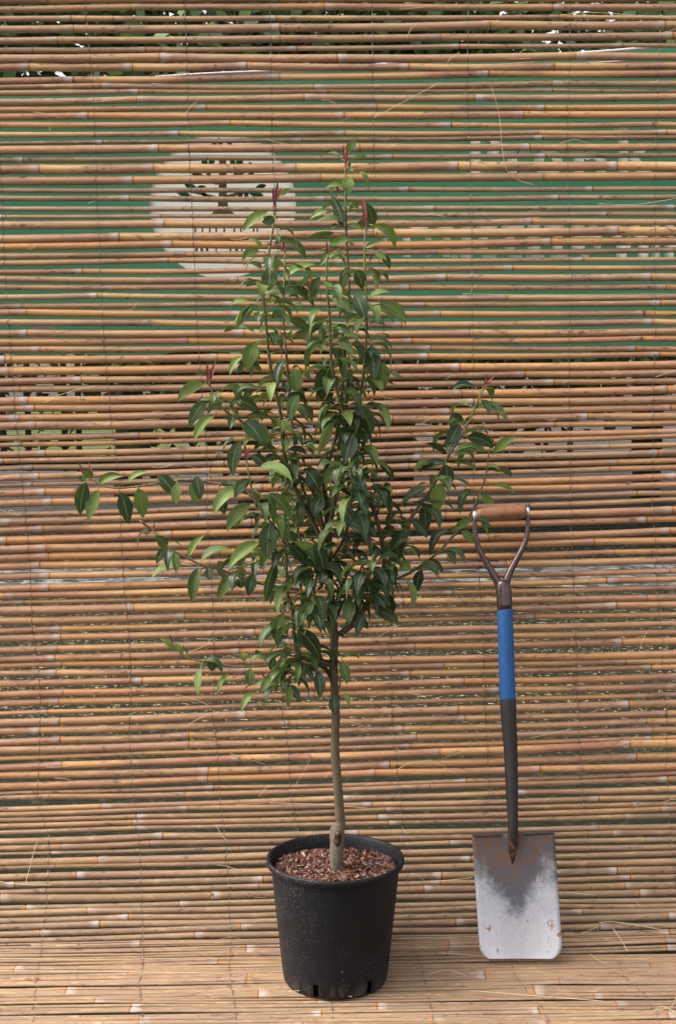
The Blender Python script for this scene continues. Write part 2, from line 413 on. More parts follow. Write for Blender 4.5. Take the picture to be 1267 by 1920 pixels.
def mat_grass():
    t = NT('grass'); p = t.pos(); n = t.noise(p, 4, 5, 0.7); f = t.noise(p, 40, 3)
    c = t.mix(n, (0.08, 0.115, 0.03), (0.20, 0.245, 0.085)); c = t.mix(t.math('MULTIPLY', f, 0.5), c, (0.30, 0.30, 0.16))
    return t.finish(t.bsdf(c, 0.9, 0, 0.1))
def mat_foliage():
    t = NT('far_foliage'); rnd = t.attr('rnd')
    c = t.ramp(rnd, [(0.0, (0.018, 0.055, 0.022)), (0.5, (0.040, 0.105, 0.036)), (1.0, (0.10, 0.19, 0.06))])
    sh = t.bsdf(c, 0.55, 0, 0.3); tr = t.n('ShaderNodeBsdfTranslucent'); t.set(tr.inputs[0], c)
    return t.finish(t.mixsh(0.25, sh, tr.outputs[0]))

M = dict(cane=mat_cane(), wire=mat_wire(), leaf=mat_leaf(), shoot=mat_shoot(), stem=mat_stem(), trunk=mat_trunk(), pot=mat_pot(),
         chip=mat_chip(), blade=mat_blade(), iron=mat_black_metal('painted_iron', True), yoke=mat_wear_steel(),
         blue=mat_blue(), grip=mat_grip(), bright=mat_simple('bright_steel', (0.78, 0.77, 0.78), 0.35, 0.6, 0.5, 0.1, 90),
         fibre=mat_simple('straw_fibre', (0.55, 0.42, 0.26), 0.5, 0, 0.4, 0.2),
         knob=mat_simple('torn_bamboo', (0.36, 0.20, 0.10), 0.8, 0, 0.2, 0.6, 230, 0.5),
         green=mat_cloth('green_shade_cloth', (0.105, 0.33, 0.19), 0.62), cream=mat_cloth('cream_print', (0.97, 0.92, 0.74), 0.94),
         printgreen=mat_cloth('dark_green_print', (0.022, 0.17, 0.095), 0.25), printgrey=mat_cloth('grey_print', (0.22, 0.20, 0.155), 0.25),
         hem=mat_simple('white_cord', (0.75, 0.76, 0.78), 0.5, 0, 0.4, 0.15, 200),
         net=mat_cloth('dark_netting', (0.010, 0.036, 0.027), 0.15, 0.42, 0.004),
         ground=mat_ground(), drive=mat_simple('worn_asphalt', (0.15, 0.15, 0.145), 0.9, 0, 0.2, 0.5, 7), gravel=mat_gravel(), grass=mat_grass(), foliage=mat_foliage(),
         soil=mat_simple('potting_soil', (0.035, 0.020, 0.013), 0.9, 0, 0.2, 0.4, 120, 0.5),
         post=mat_simple('dark_post', (0.055, 0.060, 0.062), 0.6, 0.3, 0.4, 0.3), bark=mat_simple('far_bark', (0.10, 0.075, 0.055), 0.85, 0, 0.2, 0.4, 18, 0.4),
         scar=mat_simple('graft_scar', (0.050, 0.024, 0.014), 0.35, 0, 0.5, 0.5, 110, 0.4),
         white=mat_simple('white_patch', (0.86, 0.86, 0.90), 0.6, 0, 0.3, 0.06, 60),
         lime=mat_simple('lime_leaf', (0.21, 0.36, 0.02), 0.4, 0, 0.4, 0.3, 60))

# ------------------------------------------------------------------ the setting: ground, gravel, lawn
def sheet(name, x0, x1, y0, y1, z, mat):
    b = MB(); i = [b.vert(p) for p in ((x0,y0,z),(x1,y0,z),(x1,y1,z),(x0,y1,z))]; b.face(*i)
    o = b.build(name, mat, None, False); o['kind'] = 'structure'; return o
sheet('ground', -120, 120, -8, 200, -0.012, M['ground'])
sheet('gravel_path', -60, 60, 4.75, 5.65, -0.006, M['gravel'])
sheet('driveway', -60, 60, 7.6, 40, -0.006, M['drive'])
sheet('lawn', -9, -1.35, 11.6, 24, -0.002, M['grass'])

# ------------------------------------------------------------------ trees beyond the screen
def far_tree(x, y, h, cr, seed, label, nleaf=7600):
    r = random.Random(seed)
    root = empty('background_tree', (x, y, 0), label, 'tree', 'trees beyond the bamboo screen')
    t = MB(); t.tube([(x, y, -0.05), (x+0.05, y, h*0.3), (x-0.04, y+0.03, h*0.65), (x, y, h*0.9)], [0.12, 0.10, 0.07, 0.02], 9)
    for k in range(9):
        a = r.uniform(0, 2*pi); z0 = r.uniform(h*0.25, h*0.75); L = r.uniform(0.5, 0.9)*cr
        t.tube([(x, y, z0), (x+cos(a)*L*0.5, y+sin(a)*L*0.5, z0+L*0.4), (x+cos(a)*L, y+sin(a)*L, z0+L*0.7)], [0.04, 0.025, 0.008], 6)
    t.build('trunk', M['bark'], root, origin=(x, y, 0))
    c = MB()
    clumps = [(Vector((r.gauss(0, cr*0.55), r.gauss(0, cr*0.5), r.uniform(h*0.22, h*1.0))), r.uniform(0.30, 0.60)*cr) for _ in range(40)]
    for _ in range(nleaf):
        cp, rad = r.choice(clumps)
        d = Vector((r.gauss(0, 1), r.gauss(0, 1), r.gauss(0, 1))).normalized()*rad*(r.random()**0.5)
        p = Vector((x, y, 0)) + cp + d
        u = Vector((r.gauss(0, 1), r.gauss(0, 1), r.gauss(0, 0.7))).normalized(); w = u.cross(Vector((r.gauss(0,1), r.gauss(0,1), r.gauss(0,1)))).normalized()
        L = r.uniform(0.09, 0.17); B = L*0.30; q = r.random()
        i = [c.vert(p, rnd=q), c.vert(p+u*L*0.5+w*B, rnd=q), c.vert(p+u*L, rnd=q), c.vert(p+u*L*0.5-w*B, rnd=q)]
        c.face(*i)
    c.build('crown', M['foliage'], root, False, origin=(x, y, 0))
far_tree(-2.6, 6.6, 4.1, 1.35, 1, 'dense dark tree glimpsed over the cloth at the top left')
far_tree(-0.6, 7.0, 4.1, 1.35, 2, 'dark tree glimpsed over the cloth above the round emblem')
far_tree(0.3, 6.7, 4.1, 1.35, 3, 'dark tree glimpsed over the cloth right of the leader shoot')
far_tree(3.3, 7.2, 4.1, 1.35, 4, 'dark tree glimpsed over the cloth at the top right')

far_tree(-1.7, 8.6, 4.9, 1.45, 5, 'darker tree standing behind the gap between the two left trees')
far_tree(0.5, 8.8, 4.9, 1.45, 6, 'darker tree standing behind the gap at the top middle')
far_tree(2.5, 8.7, 4.9, 1.45, 7, 'darker tree standing behind the gap between the two right trees')

# ------------------------------------------------------------------ slim fence behind the cloth
fx = empty('picket_fence', (0, 0.30, 0), 'dark slim railing fence behind the green cloth, seen only through slits', 'fence')
for k, px in enumerate((-115, 0, 47, 116, 143, 835, 953, 1073, 1195, 1315)):
    a = on_y(px, 560, 0.30)
    b = MB(); b.box((a.x-0.0065, 0.292, 1.10), (a.x+0.0065, 0.308, 1.545)); b.build('picket', M['post'], fx, False, origin=(a.x, 0.30, 1.1))
for x in (-1.55, 1.55):
    b = MB(); b.box((x-0.03, 0.27, -0.05), (x+0.03, 0.33, 1.60)); b.build('post', M['post'], fx, False, origin=(x, 0.30, 0))
for z in (1.118, 1.53):
    b = MB(); b.box((-1.6, 0.310, z-0.018), (1.6, 0.335, z+0.018)); b.build('rail', M['post'], fx, False, origin=(0, 0.32, z))

# ------------------------------------------------------------------ green banner cloth and dark netting behind the canes
YC = 0.055
ban = empty('shade_cloth_banner', (0, YC, 1.2), 'green shade cloth banner with cream round tree emblem and lettering behind the canes', 'banner')
def pc(px, py, dy=0.0): return on_y(px, py, YC - dy)
b = MB(); b.tube([pc(px, 165 - 78*px/1267 + 2.0*sin(px*0.013), 0.012) for px in range(-420, 1690, 30)], 0.0042, 6)
b.build('hem', M['hem'], ban)
b = MB(); b.tube([pc(px, 172 - 60*px/1267 + 3.0*sin(px*0.008+1), 0.016) for px in range(-420, 1690, 30)], 0.0022, 6)
b.build('cord', M['hem'], ban)

PRINTS = []
def flat(mb, pts, dy):                     # a thin printed patch: polygon in photo pixels printed on the cloth
    if abs(dy-0.0065) < 1e-6: PRINTS.append((pts, min(p[0] for p in pts), max(p[0] for p in pts), min(p[1] for p in pts), max(p[1] for p in pts)))
    mb.face(*[mb.vert(pc(x, y, dy)) for x, y in pts])
D1, D2 = 0.0065, 0.0085
b = MB(); flat(b, [(417.5 + 137.5*cos(a), 385 + 137*sin(a)) for a in [2*pi*k/72 for k in range(72)]], D1)
disc = b.build('emblem', M['cream'], ban, False)
b = MB()
flat(b, [(411,300),(424,300),(426,372),(428,388),(440,402),(396,402),(408,388),(410,372)], D2)
for q in ([(412,345),(405,347),(360,322),(364,318)], [(423,340),(430,343),(470,318),(466,314)], [(414,370),(408,374),(345,358),(347,353)], [(422,366),(428,371),(490,356),(488,351)]):
    flat(b, q, D2)
b.build('tree_trunk_print', M['printgrey'], disc, False)
b = MB()
for (x, y, a, l, w) in ((384,306,80,26,12),(397,303,110,26,11),(436,303,78,26,10),(449,305,100,28,14),(471,310,60,16,8),(402,270,120,22,9),(413,268,70,22,9),(358,350,20,26,11),(376,352,-15,20,9),(345,364,10,26,10),
                        (384,366,60,20,8),(450,364,80,22,10),(462,364,100,22,9),(480,364,10,30,11),(489,350,-15,22,10),(430,268,60,18,8),(366,326,40,24,10),(468,330,140,24,10),(392,330,75,22,9),(442,328,110,22,9)):
    u = (cos(radians(a)), sin(radians(a))); n = (-u[1], u[0])
    pts = []
    for k in range(12):
        s = k/6.0
        if s <= 1: tt, ww = s, sin(pi*s)**0.8
        else: tt, ww = 2-s, -sin(pi*(2-s))**0.8 if s < 2 else 0
        pts.append((x + u[0]*l*(tt-0.5) + n[0]*w*0.5*ww, y + u[1]*l*(tt-0.5) + n[1]*w*0.5*ww))
    flat(b, pts, D2)
b.build('tree_leaf_print', M['printgreen'], disc, False)
# two small rows of lettering under the emblem tree: only fragments show between the canes
for x0, x1 in ((365,370),(378,386),(392,398),(404,411),(419,429),(438,444),(450,462),(474,478),(481,490)):
    b = MB(); flat(b, [(x0,424),(x0+3.2,424),(x0+3.2,440),(x0,440)], D2)
    if x1-x0 > 7: flat(b, [(x0+3.2,424),(x1,424),(x1,427.5),(x0+3.2,427.5)], D2)
    b.build('small_letter', M['printgrey'], disc, False)
for x0, x1 in ((366,371),(376,381),(386,391),(404,407),(430,434),(441,446),(452,455)):
    b = MB(); flat(b, [(x0,462),(x1,462),(x1,476),(x0,476)], D2); b.build('small_letter', M['printgrey'], disc, False)
# large cream lettering: letters P r o n k
def bar(mb, x0, y0, x1, y1): flat(mb, [(x0,y0),(x1,y0),(x1,y1),(x0,y1)], D1)
def arc(mb, cx, cy, rx, ry, a0, a1, w, n=16):
    for k in range(n):
        t0, t1 = radians(a0+(a1-a0)*k/n), radians(a0+(a1-a0)*(k+1)/n)
        flat(mb, [(cx+cos(t0)*rx, cy+sin(t0)*ry), (cx+cos(t1)*rx, cy+sin(t1)*ry), (cx+cos(t1)*(rx-w), cy+sin(t1)*(ry-w*0.8)), (cx+cos(t0)*(rx-w), cy+sin(t0)*(ry-w*0.8))], D1)
def letter(name, fn):
    mb = MB(); fn(mb); mb.build(name, M['cream'], ban, False)
letter('letter', lambda m: (bar(m, 880, 252, 900, 330), bar(m, 866, 249, 916, 257), bar(m, 872, 324, 908, 331), arc(m, 912, 274, 26, 24, -90, 90, 17), bar(m, 900.3, 291, 912, 298)))
letter('letter', lambda m: (bar(m, 951, 283, 969, 330), bar(m, 942, 282, 950.7, 290), bar(m, 944, 324, 976, 331), arc(m, 983, 296, 14, 15, -180, -20, 9)))
letter('letter', lambda m: arc(m, 1027, 305, 27, 26, 0, 360, 18, 26))
letter('letter', lambda m: (bar(m, 1075, 283, 1094, 330), bar(m, 1067, 282, 1074.7, 290), bar(m, 1117, 300, 1136, 330), arc(m, 1109, 304, 27, 21, -150, 0, 18), bar(m, 1069, 325, 1100, 331)))
letter('letter', lambda m: (bar(m, 1158, 239, 1177, 330), bar(m, 1149, 238, 1157.7, 246), bar(m, 1150, 325, 1184, 331), flat(m, [(1178,300),(1196,268),(1224,264),(1220,272),(1194,300)], D1), flat(m, [(1180,301),(1198,298),(1226,326),(1221,331),(1194,331)], D1)))
# smaller second line: stems and bows exactly where they show through
# each letter: its strokes as (x0, y0, x1, y1)
SMALL = [[(709,412,731,434),(709,434,726,482)], [(754,434,769,482),(767,414,803,433),(796,433,808,482)], [(818,414,850,432),(829,432,844,482),(846,474,858,484)], [(864,414,884,482),(884,424,888,434),(862,476,886,484)],
 [(892,414,932,433),(897,433,914,472),(902,472,930,484)], [(939,414,982,433),(946,433,964,472),(952,472,978,484)], [(988,390,1012,472),(985,472,1020,484)], [(1020,414,1056,433),(1035,433,1054,472),(1030,472,1064,484)],
 [(1070,414,1096,472),(1096,438,1128,452),(1103,414,1120,438),(1112,452,1126,472),(1088,473,1104,484)], [(1135,414,1162,433),(1146,433,1165,455),(1154,455,1174,484)], [(1180,414,1199,433),(1174,434,1182,470),(1187,434,1214,455),(1195,455,1215,484)], [(1220,414,1236,484)], [(1244,414,1262,484),(1262,455,1275,470)]]
for L in SMALL:
    letter('small_letter', lambda m, L=L: [bar(m, a+0.2, b_+0.2, c-0.2, d-0.2) for a, b_, c, d in L])
b = MB(); flat(b, [(61,608),(101,607),(102,636),(62,637)], D1); b.build('white_patch', M['white'], ban, False)

# the cloth itself: the prints are dyed through it, so the green stops where a print begins
def inside(x, y):
    for pts, x0, x1, y0, y1 in PRINTS:
        if x < x0 or x > x1 or y < y0 or y > y1: continue
        c = False; n = len(pts)
        for k in range(n):
            (ax_, ay_), (bx_, by_) = pts[k], pts[(k+1) % n]
            if (ay_ > y) != (by_ > y) and x < (bx_-ax_)*(y-ay_)/(by_-ay_)+ax_: c = not c
        if c: return True
    return False
gx = list(range(-420, 60, 40)) + list(range(56, 106, 4)) + list(range(108, 276, 24)) + list(range(276, 562, 4)) + list(range(566, 720, 22)) + list(range(720, 1302, 4)) + list(range(1306, 1700, 40))
gv = [0, 0.05, 0.1] ; b = MB(); prev = None
for px in gx:
    yt = 166 - 78*px/1267 + 2.0*sin(px*0.013); yb = 662 + 5*sin(px*0.009) + 3*sin(px*0.031)
    ysl = [yt, yt+30, 205, 232] + list(range(236, 526, 4)) + list(range(530, 600, 20)) + [604, 610, 616, 622, 628, 634, 640, yb]
    rows = []
    for y in ysl:
        q = pc(px, y); rows.append((b.vert((q.x, q.y + 0.003*sin(px*0.012 + y*0.006), q.z)), inside(px, y)))
    if prev:
        for j in range(len(rows)-1):
            if prev[j][1] + rows[j][1] + rows[j+1][1] + prev[j+1][1] >= 3: continue
            b.face(prev[j][0], rows[j][0], rows[j+1][0], prev[j+1][0])
    prev = rows
b.build('cloth', M['green'], ban)

net = MB()
for k in range(41):
    px = -420 + k*(1267+840)/40; rows = []
    for j in range(9):
        z = 1.36 - 1.35*j/8
        q = on_y(px, 900, 0.075); q.z = z; q.y = 0.075 + 0.006*sin(px*0.012+j) ; rows.append(net.vert(q))
    if k:
        for j in range(8): net.face(prevn[j], rows[j], rows[j+1], prevn[j+1])
    prevn = rows
tag(net.build('shade_netting', M['net'], None, origin=(0, 0.075, 0)), 'dark green see-through netting hung behind the lower half of the bamboo', 'netting')

# ------------------------------------------------------------------ the bamboo screen
# (left top, left bottom, right top, right bottom) of each cane at photo columns 75 and 1192
LT = [(-12,4),(9.4,21.5),(29.3,39.5),(47,61),(69.7,82),(87.5,97),(101.5,118),(120,135),(142,154),(157.5,167.5),(168.5,179),(181,194),(197.7,208),(212,225),(227.5,239),(248,258),(263,270),(273.7,289.5),(294,304.5),(308,325),(330,346),(352,361),(368,378.5),(385,394.5),(402,409.5),(415.5,431),(438,453),(455,469.5),(473,484),(489.5,500),(503.7,513.5),(518.7,530),(532,542.5),(551.5,562.5),(568,578),(581,594),(598,610),(618,631),(633,646),(647.5,659),(666,681),(686,702),(705.6,718),(722.5,734.5),(742,757),(758,771),(777,790),(791.5,808),(814,824.5),(827.5,836),(844,855.5),(857,867),(874,884),(888,900),(902.5,912.5),(917,931),(934,949),(956,966),(969,982.5),(984,998),(1003,1017.5),(1020,1035.5),(1036,1051),(1054,1069),(1073,1087),(1093.7,1107),(1108.5,1121),(1124,1131),(1136,1152),(1154,1169),(1174,1185.5),(1189,1203),(1211,1224),(1225.6,1238),(1240.6,1251),(1255.6,1268),(1272.5,1286),(1291,1304),(1311,1324),(1331,1339),(1344,1358),(1362,1376),(1381,1394),(1397,1412),(1416,1424),(1429,1442),(1445,1459),(1463,1477),(1481,1488),(1490,1500.6),(1507.5,1517.5),(1519,1529),(1530.6,1540),(1542,1552),(1552.5,1562),(1567.5,1580),(1581,1592.5),(1596,1603),(1605,1620),(1622,1632),(1636,1649),(1652.5,1664),(1665,1675),(1676,1692),(1694,1704),(1705,1717),(1717.5,1729),(1729,1742),(1743,1755),(1756,1767)]
RT = [(-12,3),(5,18),(28,36),(41,57),(62.5,76),(81,89),(98,112),(116,129),(133,147),(151,163),(166,172),(174,187),(193,204),(208,222),(228,238),(241,251),(252,262),(268,281),(287,296),(302,319),(323,338),(348,357),(364,374),(383,392),(398,407),(410,422),(425,441),(445,460),(466,476),(481,489),(496,506),(514,528),(533,544),(552,562),(562.5,574),(584,595),(600,612),(615,629),(631,642),(648,658),(660,670),(677,691),(692,705),(708,719),(722,737),(742,757),(759,772),(772,786),(787,798),(803,814),(814,825),(829,839),(841,854),(857,868),(872,883),(888,901),(903,916),(921,931),(934,944),(951,965),(969,981),(991,1004),(1008,1022),(1029,1040),(1045,1059),(1066,1076),(1081,1093),(1096,1107),(1114,1126),(1128,1141),(1146,1156),(1163,1174),(1180,1192),(1193,1208),(1217.5,1232),(1233,1244),(1246,1257),(1263,1277),(1281,1294),(1300,1309),(1314,1329),(1332,1343),(1346,1358),(1364,1376),(1379,1387),(1389,1405),(1412,1427),(1429,1444),(1447.5,1457),(1458,1470),(1474,1486),(1489,1500),(1501,1511),(1513,1525),(1527,1538),(1543,1554),(1555,1566),(1569,1580),(1582,1593),(1597,1608),(1610,1623),(1624,1639),(1640,1650),(1653,1666),(1667,1680),(1682,1692),(1693,1703),(1703,1713),(1713,1726),(1729,1742)]
NODES = {1:(248,610,1036),2:(517,1045),3:(137,524,917),4:(108,524,824),5:(61,272,555,859,1164),6:(1079,),7:(54,248,462,765,1036),8:(138,522,914),9:(192,1035),10:(260,613),11:(259,891),12:(386,1019),13:(644,),14:(430,844,1221),15:(335,1006,1246),16:(193,565,1016),17:(297,991),18:(388,1021),19:(74,288,553,856,1154),20:(599,),21:(376,765,1109),22:(243,1046),23:(342,814),24:(10,300,1136),25:(307,995),28:(1261,),32:(1245,),34:(41,1235),35:(1205,),37:(51,),38:(1200,),39:(75,1190),40:(10,1233),43:(37,1036),44:(53,1247),45:(65,),46:(36,1254),47:(68,735),50:(85,),52:(61,1229),53:(73,1154),54:(60,1140),55:(85,1264),56:(97,),57:(1190,),58:(3,),59:(81,1257),60:(12,322,1208),61:(87,),62:(91,1110),63:(75,1148),64:(93,),65:(92,),66:(386,),67:(44,1264),68:(250,1210),69:(346,),70:(114,),71:(114,),72:(107,),73:(103,),74:(115,),75:(105,1169),76:(266,1217),77:(118,),78:(110,),79:(88,),80:(112,1176),81:(74,),82:(113,353),83:(353,),84:(268,1219),85:(116,449),86:(390,),87:(388,1010),88:(63,400),89:(92,345),90:(192,),91:(352,),92:(1181,),93:(250,1238),94:(257,),96:(116,283,1148),97:(97,449),98:(186,),99:(103,),100:(145,),102:(1180,),103:(396,),104:(51,337),105:(165,),106:(240,),107:(187,),108:(452,1256),109:(366,1128)}
KNOBS = {12:1019, 13:644, 21:765, 23:814, 35:1205, 38:1200, 61:90, 92:1181, 98:192, 103:396, 87:1012, 7:1036}
GRAY = {1:.5,2:.3,4:.55,5:.55,9:.65,10:.45,11:.6,14:.2,16:.4,18:.75,21:.75,22:.65,23:.85,24:.5,31:.5,33:.5,34:.55,36:.3,43:.5,48:.4,51:.5,52:.75,54:.5,57:.4,58:.35}
OLIVE = {16:1.0, 18:.35, 21:.3, 22:.4, 34:.2, 9:.3}
for k in range(88, 110): GRAY[k] = min(1, 0.25+(k-88)*0.025) + 0.3*((k*37) % 10)/10; OLIVE[k] = (0.30+0.6*((k*53) % 7)/7)*min(1, (k-86)/6)  # lower canes browner; colour also darkened to counter light on their upward tilt
FL = [(1767,1778),(1778,1793),(1794,1804),(1805,1813),(1814,1823),(1823,1831),(1832,1847.5),(1851,1866),(1867,1876),(1876,1884),(1886,1902),(1904,1912),(1912,1921),(1922,1936),(1939,1955),(1958,1972),(1976,1992),(1996,2016)]
FR = [(1744,1754),(1755,1772),(1773,1784),(1788,1799),(1800,1808),(1808,1815),(1815,1832),(1834,1845),(1847,1864),(1865,1874),(1877,1885),(1887,1901),(1902,1911),(1913,1926),(1929,1944),(1948,1962),(1966,1984),(1988,2006)]
XL, XR = -1.28, 1.28
scr = empty('bamboo_screen', (0, 0, 0), 'roll of orange-brown bamboo canes wired together, hung upright and swept onto the ground', 'bamboo screen')

def node_list(known, rr, mean=400):
    xs = sorted(known) if known else [rr.uniform(150, 1000)]
    out = [xs[0]]
    for x in xs[1:]:
        gap = x - out[-1]; n = max(1, round(gap/mean))
        for k in range(1, n+1): out.append(out[-1] + (x-out[-1])/(n-k+1) + (rr.uniform(-40, 40) if k < n else 0))
    while out[-1] < 1700: out.append(out[-1] + rr.uniform(0.8, 1.2)*mean)
    while out[0] > -450: out.insert(0, out[0] - rr.uniform(0.8, 1.2)*mean)
    return out

CANES = []       # (P(x), radius(x), name) for the wires
def add_cane(mb, lt, rt, idx, known, gray, olive, flat_=False, split=None):
    rr = random.Random(900+idx)
    yl, yr = (lt[0]+lt[1])/2, (rt[0]+rt[1])/2
    pl, nl = on_screen(75, yl); pr, nr = on_screen(1192, yr)
    rl = (lt[1]-lt[0])/2*scale_at(pl); rrr = (rt[1]-rt[0])/2*scale_at(pr)
    if flat_:
        for q, nn in ((0, nl), (1, nr)):
            pass
        vl = (pl-CAM).normalized(); vr = (pr-CAM).normalized()
        kl = max(0.22, abs(vl.dot(nl))); kr = max(0.22, abs(vr.dot(nr)))
        rl, rrr = rl/kl, rrr/kr
    d = (pr-pl)/(pr.x-pl.x)
    nods = node_list(known, rr, 400 if not flat_ else 470)
    nx = [(n-W/2)*scale_at(pl) for n in nods]; nx = [x for x in nx if XL < x < XR]
    jit = [(Vector((0, rr.gauss(0, 0.0010), rr.gauss(0, 0.0016)))) for _ in range(len(nx)+2)]
    kx = [XL]+nx+[XR]
    flip = rr.random() < (0.12 if idx < 88 else 0.5)
    ph = rr.uniform(0, 6.28); amp = rr.uniform(0.0004, 0.0013)
    def P(x):
        p = pl + d*(x-pl.x)
        for k in range(len(kx)-1):
            if kx[k] <= x <= kx[k+1]:
                f = (x-kx[k])/(kx[k+1]-kx[k]); p = p + jit[k]*(1-f) + jit[k+1]*f + Vector((0, 0, -amp*2*sin(pi*f))); break
        return p + Vector((0, 0, amp*sin(x*4+ph)))
    def rad(x):
        f = (x-pl.x)/(pr.x-pl.x); r = rl + (rrr-rl)*max(-0.3, min(1.3, f))
        return max(0.0032, r*(1.0 if flat_ else (1.04 if idx < 86 else 0.97))*(1+0.025*sin(x*9+ph)))
    st = set()
    x = XL
    while x < XR: st.add(round(x, 5)); x += 0.055
    st.add(XR)
    for n in nx:
        for e in (-0.03, -0.009, -0.0016, 0.0012, 0.0045, 0.010, 0.022): 
            if XL < n+e < XR: st.add(round(n+e, 5))
    rndv = rr.random()
    nrm = (nl+nr).normalized()
    tang = Vector((1, 0, 0)).cross(nrm).normalized()
    ns = 12
    strips = [(0.0, 1.0, 0.0)] if not split else split
    for (offc, wf, tilt) in strips:
        rings = []
        hh = rr.uniform(0.0022, 0.0042)
        for x in sorted(st):
            prev_n = max([n for n in nx if n <= x], default=XL-0.2); next_n = min([n for n in nx if n > x], default=XR+0.2)
            dl, dr = x-prev_n, next_n-x
            if flip: dl, dr = dr, dl
            r = rad(x); bump = 1.0
            dn = min(dl, dr)
            if dr < 0.03: bump += 0.05*(1-dr/0.03)
            if dl < 0.0030: bump -= 0.05
            elif dl < 0.016: bump += 0.065*(1-dl/0.016)
            c = P(x)
            if flat_:
                c = c + tang*(offc*r*(1+0.08*sin(x*5+ph+offc*9))) + nrm*(0.0012*sin(x*7+offc*5+ph))
                e1 = (tang + nrm*tilt).normalized(); e2 = e1.cross(Vector((1, 0, 0))).normalized()
                rings.append(mb.ring(c, e1, e2, r*wf*bump, hh*bump, ns, (lambda a, dl=dl, dr=dr: dict(dl=dl, dr=dr, rnd=rndv, gray=gray, olive=olive))))
            else:
                rings.append(mb.ring(c, tang, nrm, r*bump, r*bump, ns, (lambda a, dl=dl, dr=dr: dict(dl=dl, dr=dr, rnd=rndv, gray=gray, olive=olive))))
        for a, b2 in zip(rings, rings[1:]): mb.bridge(a, b2)
        mb.cap(rings[0], 0, True); mb.cap(rings[-1])
    if idx in KNOBS:
        kx_ = (KNOBS[idx]-W/2)*scale_at(pl); c = P(kx_) + nrm*rad(kx_)*0.75
        for q in range(26):
            dd = Vector((rr.gauss(0, 1), rr.gauss(0, 0.5), rr.gauss(0, 0.8)))*rad(kx_)*0.42; dd -= nrm*0
            e = rr.uniform(0.0012, 0.0030); o = c+dd
            i = [mb.vert(o+Vector((rr.uniform(-e, e)*1.6, rr.uniform(-e, e), rr.uniform(-e, e))), rnd=rndv, dl=0.011, dr=0.03, gray=0.0, olive=0) for _ in range(4)]
            for f in ((0,1,2),(0,2,3),(0,3,1),(1,3,2)): mb.face(*[i[z] for z in f], m=1)
    hgt = (lambda x: 0.0042) if flat_ else rad
    CANES.append((P, rad, hgt, nrm, tang))

order = sorted(range(110), key=lambda k: (LT[k][1]-LT[k][0]) + (RT[k][1]-RT[k][0]))
thin = set(order[:10]); thinmb = MB()
for k in range(110):
    mb = thinmb if k in thin else MB()
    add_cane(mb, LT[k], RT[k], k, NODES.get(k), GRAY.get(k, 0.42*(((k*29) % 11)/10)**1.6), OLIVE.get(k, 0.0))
    if k not in thin: mb.build('cane', [M['cane'], M['knob']], scr)
tag(thinmb.build('thin_canes', [M['cane'], M['knob']], scr), None, None, None, 'stuff')
for k in range(len(FL)):
    mb = MB(); rr = random.Random(k+70)
    cuts = sorted([-1.0, 1.0] + [rr.uniform(-0.75, 0.75) for _ in range(2 + k % 2)])
    sp = [((a_+b_)/2, (b_-a_)/2*rr.uniform(0.84, 0.97), rr.uniform(-0.26, 0.26)) for a_, b_ in zip(cuts, cuts[1:]) if b_-a_ > 0.12]
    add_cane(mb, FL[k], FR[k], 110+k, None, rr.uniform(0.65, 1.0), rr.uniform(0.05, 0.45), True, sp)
    mb.build('crushed_cane', [M['cane'], M['knob']], scr)

